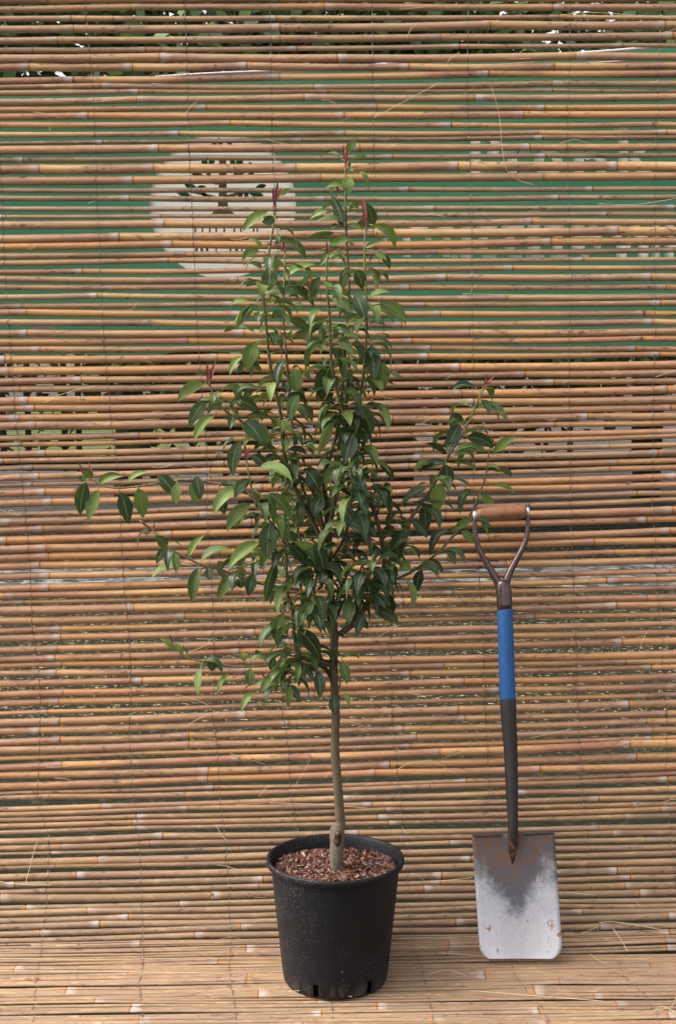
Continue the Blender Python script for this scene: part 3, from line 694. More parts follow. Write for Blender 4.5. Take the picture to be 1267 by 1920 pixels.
# wires: columns traced down the screen, over each cane and into each gap
WIRES = [[(-6,0),(0,240),(2,308),(8,470),(17,600),(25,705),(35,840),(48,955),(56,1040),(62,1180),(72,1240),(77,1310),(75,1420),(70,1500),(82,1540),(92,1565),(90,1680),(82,1740),(75,1800),(64,1870),(63,1920),(55,2010)],
 [(160,-20),(163,50),(175,170),(178,240),(183,400),(187,480),(192,580),(197,660),(205,740),(209,800),(215,840),(224,900),(227,1000),(232,1080),(237,1140),(241,1180),(244,1220),(246,1300),(243,1370),(250,1480),(260,1560),(265,1640),(267,1750),(269,1800),(261,1850),(267,1910),(272,2010)],
 [(345,-20),(350,100),(352,180),(355,300),(362,430),(367,560),(372,660),(380,760),(387,830),(388,960),(390,1010),(398,1120),(401,1200),(403,1270),(396,1335),(403,1370),(410,1440),(412,1500),(419,1550),(428,1640),(432,1760),(430,1830),(441,1900),(450,2010)],
 [(505,-20),(508,150),(510,290),(520,440),(524,550),(528,700),(530,900),(535,1030),(531,1080),(533,1200),(530,1340),(540,1400),(543,1470),(546,1500),(558,1560),(570,1640),(585,1760),(605,1850),(621,1890),(640,2010)],
 [(697,-20),(698,150),(700,300),(706,440),(715,550),(719,640),(722,760),(724,850),(723,920),(730,970),(731,1180),(733,1300),(736,1380),(742,1420),(746,1470),(751,1520),(753,1560),(763,1640),(765,1720),(771,1770),(782,1790),(795,1840),(810,1900),(825,2010)],
 [(877,-20),(875,180),(878,250),(883,400),(883,480),(885,690),(885,800),(888,920),(890,990),(899,1110),(902,1150),(905,1230),(906,1290),(909,1350),(914,1450),(916,1500),(923,1530),(926,1570),(932,1680),(945,1760),(956,1800),(968,1840),(996,1870),(1025,1910),(1060,2010)],
 [(1066,-20),(1067,100),(1062,200),(1061,330),(1065,380),(1066,480),(1069,560),(1065,650),(1065,760),(1068,860),(1068,960),(1071,1020),(1072,1060),(1075,1120),(1077,1180),(1079,1230),(1077,1290),(1081,1320),(1084,1390),(1090,1480),(1096,1560),(1099,1600),(1102,1650),(1112,1705),(1117,1745),(1148,1790),(1170,1835),(1210,1870),(1230,1905),(1270,2010)],
 [(1238,-20),(1233,130),(1229,200),(1227,260),(1226,330),(1225,450),(1224,500),(1226,600),(1225,680),(1222,720),(1221,760),(1222,870),(1220,930),(1223,980),(1228,1030),(1227,1070),(1232,1110),(1234,1160),(1239,1205),(1239,1260),(1244,1310),(1249,1360),(1246,1400),(1247,1440),(1251,1490),(1252,1530),(1256,1570),(1261,1600),(1263,1650),(1268,1720),(1280,1790),(1310,1860),(1340,1930),(1380,2010)],
 [(1420,-20),(1415,500),(1420,1000),(1440,1500),(1480,1800),(1560,2010)], [(-160,-20),(-150,500),(-120,1000),(-110,1500),(-120,1800),(-160,2010)]]
def wire_px(w, y):
    for (x0, y0), (x1, y1) in zip(w, w[1:]):
        if y0 <= y <= y1: return x0+(x1-x0)*(y-y0)/(y1-y0)
    return w[-1][0] if y > w[-1][1] else w[0][0]
mids = [((a[0]+a[1])/2, (c[0]+c[1])/2) for a, c in zip(LT+FL, RT+FR)]
for wi, w in enumerate(WIRES):
    pts = []; pts2 = []; rr = random.Random(40+wi)
    for k, (P, rad, hgt, nrm, tang) in enumerate(CANES):
        ym = mids[k][0] + (mids[k][1]-mids[k][0])*((w[0][0]-75)/1117)
        for _ in range(2):
            px = wire_px(w, ym); ym = mids[k][0] + (mids[k][1]-mids[k][0])*((px-75)/1117)
        q, _n = on_screen(px, ym); x = q.x
        c = P(x); r = rad(x); h = hgt(x); up = -tang if tang.z < 0 or (abs(tang.z) < 0.3 and tang.y > 0) else tang
        up = tang if (tang.z > 0.05 or (abs(tang.z) <= 0.05 and tang.y > 0)) else -tang
        g = r + 0.004
        jx = rr.gauss(0, 0.0012)
        pts += [c + up*g + nrm*0.001 + Vector((jx, 0, 0)), c + up*r*0.72 + nrm*(h*0.80+0.0004), c + nrm*(h+0.0007) + Vector((-jx, 0, 0)), c - up*r*0.72 + nrm*(h*0.80+0.0004)]
        pts2 += [c + up*g + nrm*0.0022 + Vector((0.0015-jx, 0, 0)), c + up*r*0.7 - nrm*(h*0.80+0.0006), c - nrm*(h+0.001), c - up*r*0.7 - nrm*(h*0.80+0.0006)]
    b = MB(); b.tube(pts, 0.00066, 5); b.tube(pts2, 0.00066, 5)
    b.build('wire', M['wire'], scr)

# loose fibres peeling off the canes
fb = MB(); rr = random.Random(5)
FIB = [[(920,165),(935,220),(941,290),(955,330),(1000,348)],[(826,155),(770,185),(700,222)],[(1050,30),(1120,26),(1267,38)],[(620,398),(640,402),(668,398)],[(1120,383),(1190,384),(1268,372)],[(866,551),(1000,553),(1270,551)],
       [(85,755),(120,738),(185,722)],[(500,262),(520,268),(548,274)],[(0,1654),(45,1660),(100,1661)],[(505,1504),(600,1507),(690,1514)],[(640,1345),(670,1355),(698,1365)],[(745,1440),(770,1428),(810,1423)],[(992,1382),(1020,1376),(1070,1364)],
       [(370,1195),(400,1200),(345,1225)],[(330,1300),(370,1310),(400,1325)],[(352,1358),(380,1342),(415,1330)],[(50,1660),(68,1590),(74,1580)],[(405,1543),(414,1562),(428,1578)],[(860,100),(845,125),(1000,118)],[(807,1655),(860,1650),(885,1647)],
       [(1195,1222),(1201,1200),(1210,1182)],[(96,240),(98,250),(110,249)],[(345,220),(360,200),(372,192)],[(960,1660),(1030,1672),(1115,1680)],[(1120,1733),(1160,1733),(1240,1750)],[(1147,1746),(1160,1765),(1175,1792)],[(820,1795),(900,1800),(1050,1797)],[(807,1835),(840,1830),(870,1838)],
       [(60,1778),(150,1780),(106,1783)],[(0,1806),(180,1808),(420,1804)],[(0,1831),(200,1832),(440,1836)],[(880,1868),(1000,1878),(1130,1888)],[(1225,1905),(1255,1900),(1267,1880)],[(1225,1908),(1240,1898),(1267,1910)],[(540,1870),(600,1868),(660,1880)]]
for f in FIB:
    pts = []
    for (x, y) in f:
        p, n = on_screen(x, y); pts.append(p + n*0.0135)
    fb.tube(smooth_path(pts, 6), 0.0006 if f[0][1] < 1500 else 0.0008, 4)
for k in range(90):
    x, y = rr.uniform(-60, 1330), rr.uniform(0, 1915); L = rr.uniform(15, 75); a = rr.gauss(0, 0.45)
    if 880 < x < 1060 and y > 940: continue
    pts = []
    for s in (0, 0.5, 1):
        p, n = on_screen(x+cos(a)*L*s, y+sin(a)*L*s*0.7+(rr.uniform(-5, 5))); pts.append(p+n*rr.uniform(0.0105, 0.018))
    fb.tube(smooth_path(pts, 5), rr.uniform(0.0003, 0.0006), 4)
tag(fb.build('loose_fibres', M['fibre'], scr), None, None, None, 'stuff')

# ------------------------------------------------------------------ pot and mulch
PY, PX = -0.326, on_y(628.5, 1607, -0.326).x
pot = empty('plant_pot', (PX, PY, 0.013), 'round black plastic nursery pot with splashed sides and rolled rim', 'plant pot')
Z0 = 0.013
prof = [(0.0,0.002),(0.108,0.002),(0.1135,0.0),(0.1160,0.004),(0.1180,0.014),(0.1205,0.034),(0.1212,0.040),(0.1260,0.090),(0.1310,0.145),(0.1362,0.200),(0.1405,0.245),(0.1432,0.2655),(0.1440,0.268),(0.1490,0.2685),(0.1525,0.2700),(0.1543,0.2740),(0.1546,0.2790),(0.1535,0.2828),(0.1510,0.2845),(0.1478,0.2838),(0.1450,0.2800),(0.1428,0.262),(0.1385,0.21),(0.127,0.10),(0.113,0.045),(0.104,0.040),(0.104,0.008),(0.0,0.008)]
NS = 120; b = MB(); rings = []
for r, z in prof:
    rings.append([b.vert((PX+cos(2*pi*k/NS)*max(r, 0.0004), PY+sin(2*pi*k/NS)*max(r, 0.0004), Z0+z)) for k in range(NS)])
holes = []
for px in (590, 692):
    xx = (px-628.5)*scale_at(Vector((PX, PY-0.11, 0.03))); a = atan2(-sqrt(max(0, 0.119**2-xx*xx)), xx)
    kk = int(round((a % (2*pi))/(2*pi)*NS)); holes += [kk-1, kk, kk+1][:2] if False else [kk-1, kk]
for k0 in (8, 28, 48): holes += [k0, k0+1]
for ri, (r1, r2) in enumerate(zip(rings, rings[1:])):
    for k in range(NS):
        if ri in (3, 4) and k in holes: continue
        b.face(r1[k], r1[(k+1) % NS], r2[(k+1) % NS], r2[k])
b.build('pot_wall', M['pot'], pot, origin=(PX, PY, Z0))
mul = MB(); rr = random.Random(3); ZS = Z0+0.252
ctr = mul.vert((PX, PY, ZS), rnd=0.1); pr_ = None
for rad_ in (0.05, 0.10, 0.1415):
    rg = [mul.vert((PX+cos(2*pi*k/60)*rad_, PY+sin(2*pi*k/60)*rad_, ZS-0.003*(rad_/0.14)+rr.uniform(-0.002, 0.002)), rnd=0.1) for k in range(60)]
    if pr_ is None:
        for k in range(60): mul.face(ctr, rg[k], rg[(k+1) % 60])
    else: mul.bridge(pr_, rg)
    pr_ = rg
for k in range(2600):
    rd = 0.139*sqrt(rr.random()); a = rr.uniform(0, 2*pi)
    L = rr.uniform(0.004, 0.011)*(1.7 if rr.random() < 0.10 else 1); B = L*rr.uniform(0.25, 0.6); T = rr.uniform(0.0008, 0.002)
    rd = min(rd, 0.1375-L)
    c = Vector((PX+cos(a)*rd, PY+sin(a)*rd, ZS + rr.uniform(-0.001, 0.007) + 0.004*sin(rd*60+a*2)))
    rot = Matrix.Rotation(rr.uniform(0, 6.28), 3, 'Z') @ Matrix.Rotation(rr.gauss(0, 0.45), 3, 'Y') @ Matrix.Rotation(rr.gauss(0, 0.5), 3, 'X')
    q = rr.random()
    sh = [(-1,-.5),( .2,-1),(1,-.2),(.7,.8),(-.5,1)]
    lo = [mul.vert(c+rot @ Vector((x*L+rr.uniform(-.15,.15)*L, y*B, -T)), rnd=q) for x, y in sh]
    hi = [mul.vert(c+rot @ Vector((x*L*0.9, y*B*0.85, T+rr.uniform(0, 0.0008))), rnd=q) for x, y in sh]
    mul.face(*hi); mul.face(*reversed(lo))
    for z in range(5): mul.face(lo[z], lo[(z+1) % 5], hi[(z+1) % 5], hi[z])
tag(mul.build('bark_mulch', M['chip'], None, False, origin=(PX, PY, ZS)), 'red-brown bark chips filling the black pot around the trunk', 'mulch', None, 'stuff')

# ------------------------------------------------------------------ the young pear tree
TY = -0.326
def tp(px, py, dy=0.0): return on_y(px, py, TY+dy)
TB = tp(630, 1619)
tree = empty('pear_tree', TB, 'young leafy fruit tree with slender trunk and red shoot tips growing in the pot', 'tree')
TR = [(630,1632,13),(630,1617,12.5),(631,1598,13),(632,1580,13.5),(632,1566,15),(633,1554,13.5),(638,1543,9.6),(637,1528,9.2),(635,1500,8.6),(632,1460,8.4),(629,1428,8.6),(628,1395,8.0),(629,1360,8.0),(629,1330,8.4),(627,1290,7.8),(625,1250,8.4),(626,1215,7.8),(626,1190,8.4),(623,1150,7.0),(620,1110,7),(617,1060,6.4),(616,1010,6.0),(612,960,5.2),(608,910,4.6),(612,870,4.2)]
pts = [tp(x, y, -0.004*sin(i*0.8)) for i, (x, y, r) in enumerate(TR)]
sp = smooth_path(pts, 3); rs = []
for i in range(len(TR)-1):
    for k in range(3): rs.append((TR[i][2]+(TR[i+1][2]-TR[i][2])*k/3)*scale_at(pts[i])*(1+0.035*sin((i*3+k)*1.9)))
rs.append(TR[-1][2]*scale_at(pts[-1]))
b = MB(); b.tube(sp, rs, 14, kw=lambda i, n: dict(age=i/(n-1)))
trunk = b.build('trunk', M['trunk'], tree)
b = MB(); c = tp(633, 1568) + Vector((0, -0.0192, 0)); rr = random.Random(8)
rg = []
for j, (f, dpt) in enumerate(((1.0, 0.004), (0.92, -0.001), (0.70, -0.0035), (0.35, -0.0022), (0.05, -0.001))):
    rg.append([b.vert(c + Vector((cos(a)*f*0.0098+0.0015*sin(a), dpt+0.006*f*cos(a)**2, sin(a)*f*0.0185+rr.uniform(-.0004,.0004)))) for a in [2*pi*k/18 for k in range(18)]])
for a_, b_ in zip(rg, rg[1:]): b.bridge(a_, b_)
b.cap(rg[-1]); b.build('graft_scar', M['scar'], trunk)

def leaf_curve(mb, P0, P1, P2, wid, nh, tone, fold=0.35, wave=0.0, pet=None, n=9):
    """one leaf blade along a bezier, folded along its midrib, with its petiole"""
    if pet is not None:
        m = (pet+P0)*0.5 + Vector((0, 0, (pet-P0).length*0.12))
        mb.tube(smooth_path([pet, m, P0], 3), [0.0010, 0.0009, 0.0009, 0.0008, 0.0008, 0.0007, 0.0007][:7], 5, caps=False, kw=lambda i, k: dict(tone=tone*0.5+0.4, v=0.0, ls=0.0))
    prev = None; ph = R.uniform(0, 6.28)
    for i in range(n+1):
        s = i/n
        c = P0*(1-s)**2 + P1*(2*s*(1-s)) + P2*s*s
        t = ((P1-P0)*(2*(1-s)) + (P2-P1)*(2*s))
        if t.length < 1e-7: t = P2-P0
        t.normalize()
        side = t.cross(nh); 
        if side.length < 1e-4: side = t.cross(Vector((0.3, 0.5, 0.8)))
        side.normalize(); nn = side.cross(t).normalized()
        if nn.dot(nh) < 0: nn = -nn; side = -side
        w = wid*0.5*(max(0.0, sin(pi*min(1, s**0.80)))**0.95) + (0.0004 if i < n else 0.0001)
        row = []
        for j in (-1, -0.55, 0, 0.55, 1):
            z = -fold*abs(j)*w + wave*w*sin(s*9+ph+(2.2 if j < 0 else 0))*abs(j)
            row.append(mb.vert(c + side*(j*w*(1-0.12*fold)) - nn*z, tone=tone, v=abs(j), ls=s))
        if prev:
            for k in range(4): mb.face(prev[k], prev[k+1], row[k+1], row[k])
        prev = row

def px_leaf(mb, bx, by, tx, ty, w, bend, tone, dy, pet=None):
    """a leaf seen in the photo from (bx,by) to (tx,ty), w pixels broad, at depth dy from the trunk plane"""
    L = sqrt((tx-bx)**2+(ty-by)**2)
    d0 = dy + R.uniform(-0.012, 0.012); d1 = d0 + R.choice((-1, 1))*R.uniform(0.0, 0.35)*L*0.0012 - 0.006
    P0, P2 = tp(bx, by, d0), tp(tx, ty, d1)
    ax, ay = (tx-bx)/L, (ty-by)/L
    nx_, ny_ = (ay, -ax) 
    if ny_ > 0: nx_, ny_ = -nx_, -ny_           # the bow goes up
    cx, cy = (bx+tx)/2 + nx_*bend*L*2, (by+ty)/2 + ny_*bend*L*2
    P1 = tp(cx, cy, (d0+d1)/2 - 0.004)
    sc_ = scale_at(P0); full = max(w, 0.36*L)*sc_
    roll = math.acos(max(0.05, min(1, w*sc_/full)))
    axis = (P2-P0).normalized(); view = (CAM-P0).normalized()
    nh = (view - axis*view.dot(axis)).normalized()
    sgn = 1 if (Matrix.Rotation(roll, 3, axis) @ nh).z > 0 else -1      # upper side to the sky
    if R.random() < 0.1: sgn = -sgn
    nh = Matrix.Rotation(sgn*roll, 3, axis) @ nh
    fold = R.uniform(0.25, 0.6) if w < 0.36*L else R.uniform(0.12, 0.32)
    leaf_curve(mb, P0, P1, P2, full, nh, min(1, max(0, tone + R.uniform(-0.06, 0.06))), fold, R.uniform(0, 0.16), pet)

def rnd_leaf(mb, p, d, L, tone, r):
    d = d.normalized(); up = Vector((0, 0, 1))
    pet = p; P0 = p + d*r.uniform(0.010, 0.024) + up*r.uniform(-0.004, 0.006)
    dr = r.uniform(0.25, 0.95)
    P1 = P0 + d*L*0.55 + up*(0.10*L)
    P2 = P0 + d*L*(0.92-0.38*dr) - up*(L*dr*0.85)
    h = Vector((d.x, d.y, 0)); nh = (up + h*0.6*dr + Vector((r.gauss(0, 0.35), r.gauss(0, 0.35), r.gauss(0, 0.2)))).normalized()
    leaf_curve(mb, P0, P1, P2, L*r.uniform(0.29, 0.42), nh, tone, r.uniform(0.12, 0.5), r.uniform(0, 0.18), pet)

D, MD, LI = 0.10, 0.40, 0.80        # dark old leaves, mid, light young leaves
# each branch: polyline (px,py), depth at base / tip, radius base / tip in px, leaves seen clearly, red shoot tips, number of extra leaves
BR = [
 dict(pl=[(608,1030),(598,1000),(560,930),(540,880),(532,840),(526,777),(507,688),(498,600),(494,560),(500,500),(513,420),(516,380)], d=(0.0,-0.04), r=(4.6,1.6), n=30,
      lv=[(501,398,455,434,20,.10,LI),(515,410,491,417,18,0,D),(525,366,545,352,9,0,.9),(491,464,465,448,8,.1,LI),(487,472,455,489,16,.25,LI),(491,502,469,492,8,.1,LI),(506,506,504,546,30,0,MD),(488,530,461,538,11,.15,MD),(477,570,443,619,18,.12,LI),(468,565,432,573,9,.15,LI),(441,614,420,623,8,.1,MD),(444,614,477,623,8,.1,MD),(479,641,463,696,30,.05,.65),(455,668,431,704,12,.1,LI),(532,676,520,723,14,.1,0.0),(551,691,555,736,26,.05,.6),(482,729,441,740,9,.2,MD),(475,735,455,752,12,.15,MD),(507,808,561,821,8,.15,LI),(536,760,575,790,14,.2,MD)],
      sh=[(517,380,521,335),(519,372,528,350),(516,388,511,350),(513,398,512,380)]),
 dict(pl=[(612,1010),(590,960),(562,900),(548,800),(540,700),(533,620),(532,560),(534,500),(534,465)], d=(0.03,0.10), r=(3.4,1.3), n=22,
      lv=[(528,454,573,488,17,.18,MD),(536,519,591,495,15,.08,LI),(518,535,591,579,20,.12,MD),(530,545,480,565,14,.15,MD),(540,600,580,625,18,.15,.5)],
      sh=[(533,470,533,445),(531,465,520,448)]),
 dict(pl=[(617,991),(633,915),(649,868),(646,805),(643,777),(630,726),(621,676),(618,600),(613,540),(612,500),(615,478)], d=(-0.02,-0.10), r=(4.8,1.5), n=34,
      lv=[(618,458,659,448,16,.05,LI),(618,685,602,751,40,.03,.30),(662,814,646,871,32,.02,.18),(671,843,665,887,18,.05,MD),(624,792,596,855,20,.08,.7),(577,884,599,922,32,.05,D),(602,928,589,969,28,.04,D),(610,600,570,640,22,.15,MD),(622,560,655,585,20,.15,.6),(600,520,585,560,20,.1,MD),(630,640,660,668,18,.2,.6),(612,640,583,662,14,.2,LI),(560,740,545,790,22,.1,MD),(640,730,675,770,18,.2,.5)],
      sh=[(615,478,612,452),(617,475,640,462),(580,552,585,517),(590,545,583,520)]),
 dict(pl=[(608,890),(620,850),(633,805),(641,740),(646,680),(646,632),(651,619),(654,543),(652,492),(649,442),(648,388),(648,330),(648,300),(648,282)], d=(0.0,0.02), r=(4.0,1.5), n=26,
      lv=[(646,352,610,353,7,.12,LI),(633,342,619,336,7,.1,LI),(652,331,652,365,24,0,.95),(643,425,621,366,20,.06,0.0),(614,396,581,412,11,.12,LI),(643,417,589,418,9,.12,MD),(652,421,682,432,10,.05,LI),(627,436,577,445,12,.1,.65),(649,284,670,265,16,.05,.85),(640,470,600,500,16,.15,.6),(655,500,640,548,20,.05,MD),(660,585,695,600,14,.15,.65),(655,380,672,392,8,.1,LI)],
      sh=[(646,300,644,270),(649,300,652,275),(648,318,653,290),(628,378,635,362),(634,360,628,345)]),
 dict(pl=[(637,1190),(665,1165),(692,1128),(709,1098),(721,1052),(710,990),(697,947),(684,919),(671,878),(663,830),(668,777),(678,726),(685,663),(687,600),(686,540),(683,470),(686,425)], d=(0.0,-0.05), r=(6.4,1.5), n=44,
      lv=[(698,423,684,379,22,.08,.25),(700,423,739,467,20,.22,LI),(685,464,709,454,9,.05,LI),(700,472,725,489,12,.1,LI),(715,477,730,505,14,.1,MD),(668,505,679,543,24,.05,MD),(698,574,738,606,14,.15,.65),(711,568,761,609,24,.16,.65),(693,607,725,615,8,.2,MD),(665,551,684,603,28,.05,.2),(695,647,700,714,30,.03,.22),(715,679,715,732,26,.05,.75),(668,761,700,811,30,.06,.45),(703,755,728,808,16,.2,LI),(720,700,752,712,9,.15,MD),(731,1114,725,1165,34,.06,0.02),(703,1143,747,1171,24,.1,MD),(758,993,748,1056,28,.12,.05),(723,1056,738,1094,30,.05,0.02),(720,1040,770,1010,18,.12,MD),(760,1086,769,1142,14,.15,LI),(691,560,730,548,10,.15,LI),(690,640,735,655,10,.2,MD),(710,870,735,905,14,.2,MD),(730,905,722,945,20,.1,D)],
      sh=[(684,425,676,372),(688,428,680,395),(700,470,722,465),(692,490,705,470),(686,415,680,370)]),
 dict(pl=[(709,1098),(735,1040),(763,983),(788,945),(814,907),(841,854),(862,821),(877,794),(899,743),(908,723)], d=(-0.02,0.08), r=(4.2,1.5), n=10,
      lv=[(892,730,845,733,12,.22,D),(894,762,952,790,18,.15,.55),(863,796,840,842,26,.06,.14),(867,791,844,775,12,.1,D),(874,791,882,780,9,0,MD),(874,821,925,842,24,.15,.12),(836,849,797,831,12,.15,D),(836,869,786,887,16,.15,.2),(836,871,838,917,26,.03,.22),(845,871,894,885,8,.15,MD),(826,905,817,963,30,.02,.85),(848,898,882,914,6,.1,MD),(801,915,752,950,16,.12,.4),(783,945,854,958,10,.15,.25),(793,945,797,999,24,.05,.12),(753,1054,768,1070,24,0,.98),(791,1069,783,1109,20,.1,.02),(770,975,800,1010,20,.12,.3),(815,900,850,905,10,.15,.5)],
      sh=[(908,722,928,704),(909,720,913,702),(906,724,922,714)]),
 dict(pl=[(709,1098),(745,1085),(781,1066),(821,1036),(846,1008),(862,993),(882,963),(899,925),(910,892),(917,844),(921,828)], d=(-0.02,0.10), r=(3.4,1.4), n=4,
      lv=[(910,848,851,847,16,.16,LI),(926,849,968,819,18,.08,LI),(912,874,937,882,7,.15,LI),(920,911,965,927,10,.15,.6),(899,935,928,944,15,.1,LI),(884,974,846,997,15,.08,.7),(865,996,887,1020,16,.08,.6),(887,974,920,991,8,.2,MD),(838,1028,874,1055,12,.1,MD),(921,830,922,820,8,0,LI),(800,1050,830,1075,14,.15,.4)],
      sh=[]),
 dict(pl=[(611,1015),(590,930),(570,900),(548,881),(504,840),(461,796),(426,773),(404,748),(392,716)], d=(0.0,-0.09), r=(4.4,1.5), n=12,
      lv=[(383,720,333,754,22,.15,LI),(388,751,355,802,24,.08,.35),(404,778,364,830,18,.10,LI),(435,750,486,778,24,.14,.3),(459,789,492,833,32,.08,.25),(489,795,497,846,14,.08,LI),(451,827,438,893,26,.10,.4),(470,852,500,880,20,.1,D)],
      sh=[(391,717,388,679),(394,715,405,676),(390,712,396,690)]),
 dict(pl=[(484,948),(468,926),(451,915),(395,905),(345,900),(305,905),(260,912),(220,915),(195,911),(172,898),(162,890)], d=(-0.10,-0.06), r=(3.2,1.5), n=0,
      lv=[(162,904,151,966,28,.05,.18),(185,919,167,977,24,.06,.8),(186,908,233,893,17,.14,.55),(227,923,241,983,28,.03,.14),(259,915,268,972,28,.04,.75),(240,904,276,885,12,.12,LI),(298,892,327,931,26,.08,.25),(334,906,331,947,20,.06,.8),(366,893,375,938,22,.05,.12),(360,903,366,945,22,.05,.8),(167,897,164,878,18,0,.5),(158,893,150,903,14,0,.5),(451,915,401,966,24,.16,.75),(410,925,420,966,20,.05,.05),(330,895,335,885,5,0,LI)],
      sh=[(161,895,148,866),(174,887,167,866)]),
 dict(pl=[(620,1243),(589,1240),(564,1231),(553,1202),(548,1139),(539,1114),(537,1054),(532,1013),(507,978),(485,950),(470,910),(463,866)], d=(0.0,-0.11), r=(4.8,1.5), n=26,
      lv=[(470,945,426,997,26,.12,.75),(485,878,548,903,20,.18,.75),(504,925,545,974,22,.1,.5),(506,981,501,1048,36,.02,.35),(516,1054,497,1129,22,.04,.06),(551,1016,592,1089,20,.22,.7),(487,1017,428,1067,24,.08,.75),(540,1020,575,1060,26,.1,.15),(590,1020,606,1080,26,.08,.15),(560,1090,520,1150,18,.15,.65),(545,1160,500,1200,20,.15,.5),(556,1180,600,1240,30,.1,.12),(530,1150,520,1210,26,.08,.6),(520,1170,488,1215,14,.15,.35),(470,900,440,935,20,.15,.35)],
      sh=[(463,866,459,828),(462,862,468,838),(464,850,484,850)]),
 dict(pl=[(560,1105),(520,1100),(487,1094),(464,1085),(442,1078),(413,1068),(382,1061),(345,1043),(314,1026),(300,1010),(287,994),(262,976)], d=(0.0,0.06), r=(3.2,1.5), n=4,
      lv=[(312,1026,292,1004,20,.05,.4),(310,1027,294,1058,14,.06,.3),(354,1045,384,1003,14,.06,.85),(328,1037,330,1074,16,.05,.5),(342,1055,283,1085,14,.1,.85),(372,1064,361,1132,24,.03,.5),(391,1065,394,1088,20,.02,.3),(376,1054,436,1031,14,.15,.55),(439,1077,411,1128,22,.10,.55),(450,1085,452,1103,18,0,.3),(476,1077,467,1118,22,.05,.2)],
      sh=[(287,994,262,977),(289,996,291,978)]),
 dict(pl=[(617,1060),(580,1050),(530,1043),(493,1048),(459,1061),(428,1068)], d=(0.0,0.05), r=(3.0,1.6), n=6, lv=[(500,1046,470,1030,12,.1,.6)], sh=[]),
 dict(pl=[(622,1246),(585,1238),(544,1236),(501,1247),(445,1250),(382,1241),(345,1230),(324,1206)], d=(0.0,-0.03), r=(3.2,1.4), n=3,
      lv=[(330,1222,300,1196,12,.04,.85),(342,1227,328,1204,10,.04,.85),(396,1236,398,1259,18,.02,.3),(376,1254,372,1304,14,.04,.75),(429,1263,409,1301,11,.06,.75),(470,1253,469,1287,18,.04,.5),(456,1224,458,1240,14,0,.8),(499,1239,463,1247,8,.25,.5),(516,1233,507,1258,14,.06,.3),(545,1240,530,1275,18,.1,.25)],
      sh=[(324,1206,318,1188)]),
 dict(pl=[(622,1248),(575,1250),(552,1262),(525,1287),(500,1272)], d=(0.0,-0.06), r=(3.0,1.4), n=8,
      lv=[(479,1298,453,1336,14,.12,.85),(545,1285,540,1328,14,.04,.6),(595,1258,599,1310,22,.05,.12),(520,1285,478,1283,14,.12,.6),(510,1270,490,1300,14,.1,.7),(530,1280,535,1300,12,.05,.5)],
      sh=[(500,1272,490,1256),(503,1270,508,1255)]),
 dict(pl=[(626,1300),(630,1296),(636,1288),(640,1262),(645,1250)], d=(-0.005,-0.03), r=(2.2,1.2), n=0,
      lv=[(626,1305,627,1341,22,.02,.05),(645,1299,654,1322,10,.08,.75),(640,1240,650,1283,20,.05,.55),(640,1234,675,1236,8,.25,.5)], sh=[]),
 dict(pl=[(621,1140),(650,1130),(672,1110),(690,1080),(700,1040)], d=(-0.01,-0.12), r=(3.6,1.6), n=20, lv=[(683,1152,670,1192,20,.08,.05),(672,1158,690,1180,14,.05,.1),(648,1118,664,1168,24,.15,.2),(700,1115,722,1140,22,.1,.1),(690,1100,660,1125,20,.15,.25),(640,1125,620,1180,24,.1,.1),(660,1120,655,1170,26,.08,.5),(675,1100,640,1105,14,.15,.7)], sh=[]),
 dict(pl=[(618,1090),(600,1075),(575,1040),(560,1000),(556,960),(575,920)], d=(0.0,0.12), r=(3.4,1.6), n=22, lv=[], sh=[]),
 dict(pl=[(617,1050),(640,1020),(655,970),(660,910),(655,860)], d=(0.0,-0.14), r=(3.4,1.6), n=24, lv=[(650,980,690,1010,22,.15,.15),(640,950,668,1000,26,.08,.12),(655,900,690,930,22,.12,.35)], sh=[]),
 dict(pl=[(618,1080),(600,1060),(590,1100),(585,1150),(570,1190)], d=(-0.02,-0.13), r=(3.0,1.4), n=16, lv=[(605,1120,600,1185,26,.06,.1),(590,1130,560,1175,22,.12,.35)], sh=[]),
]
allpts = []
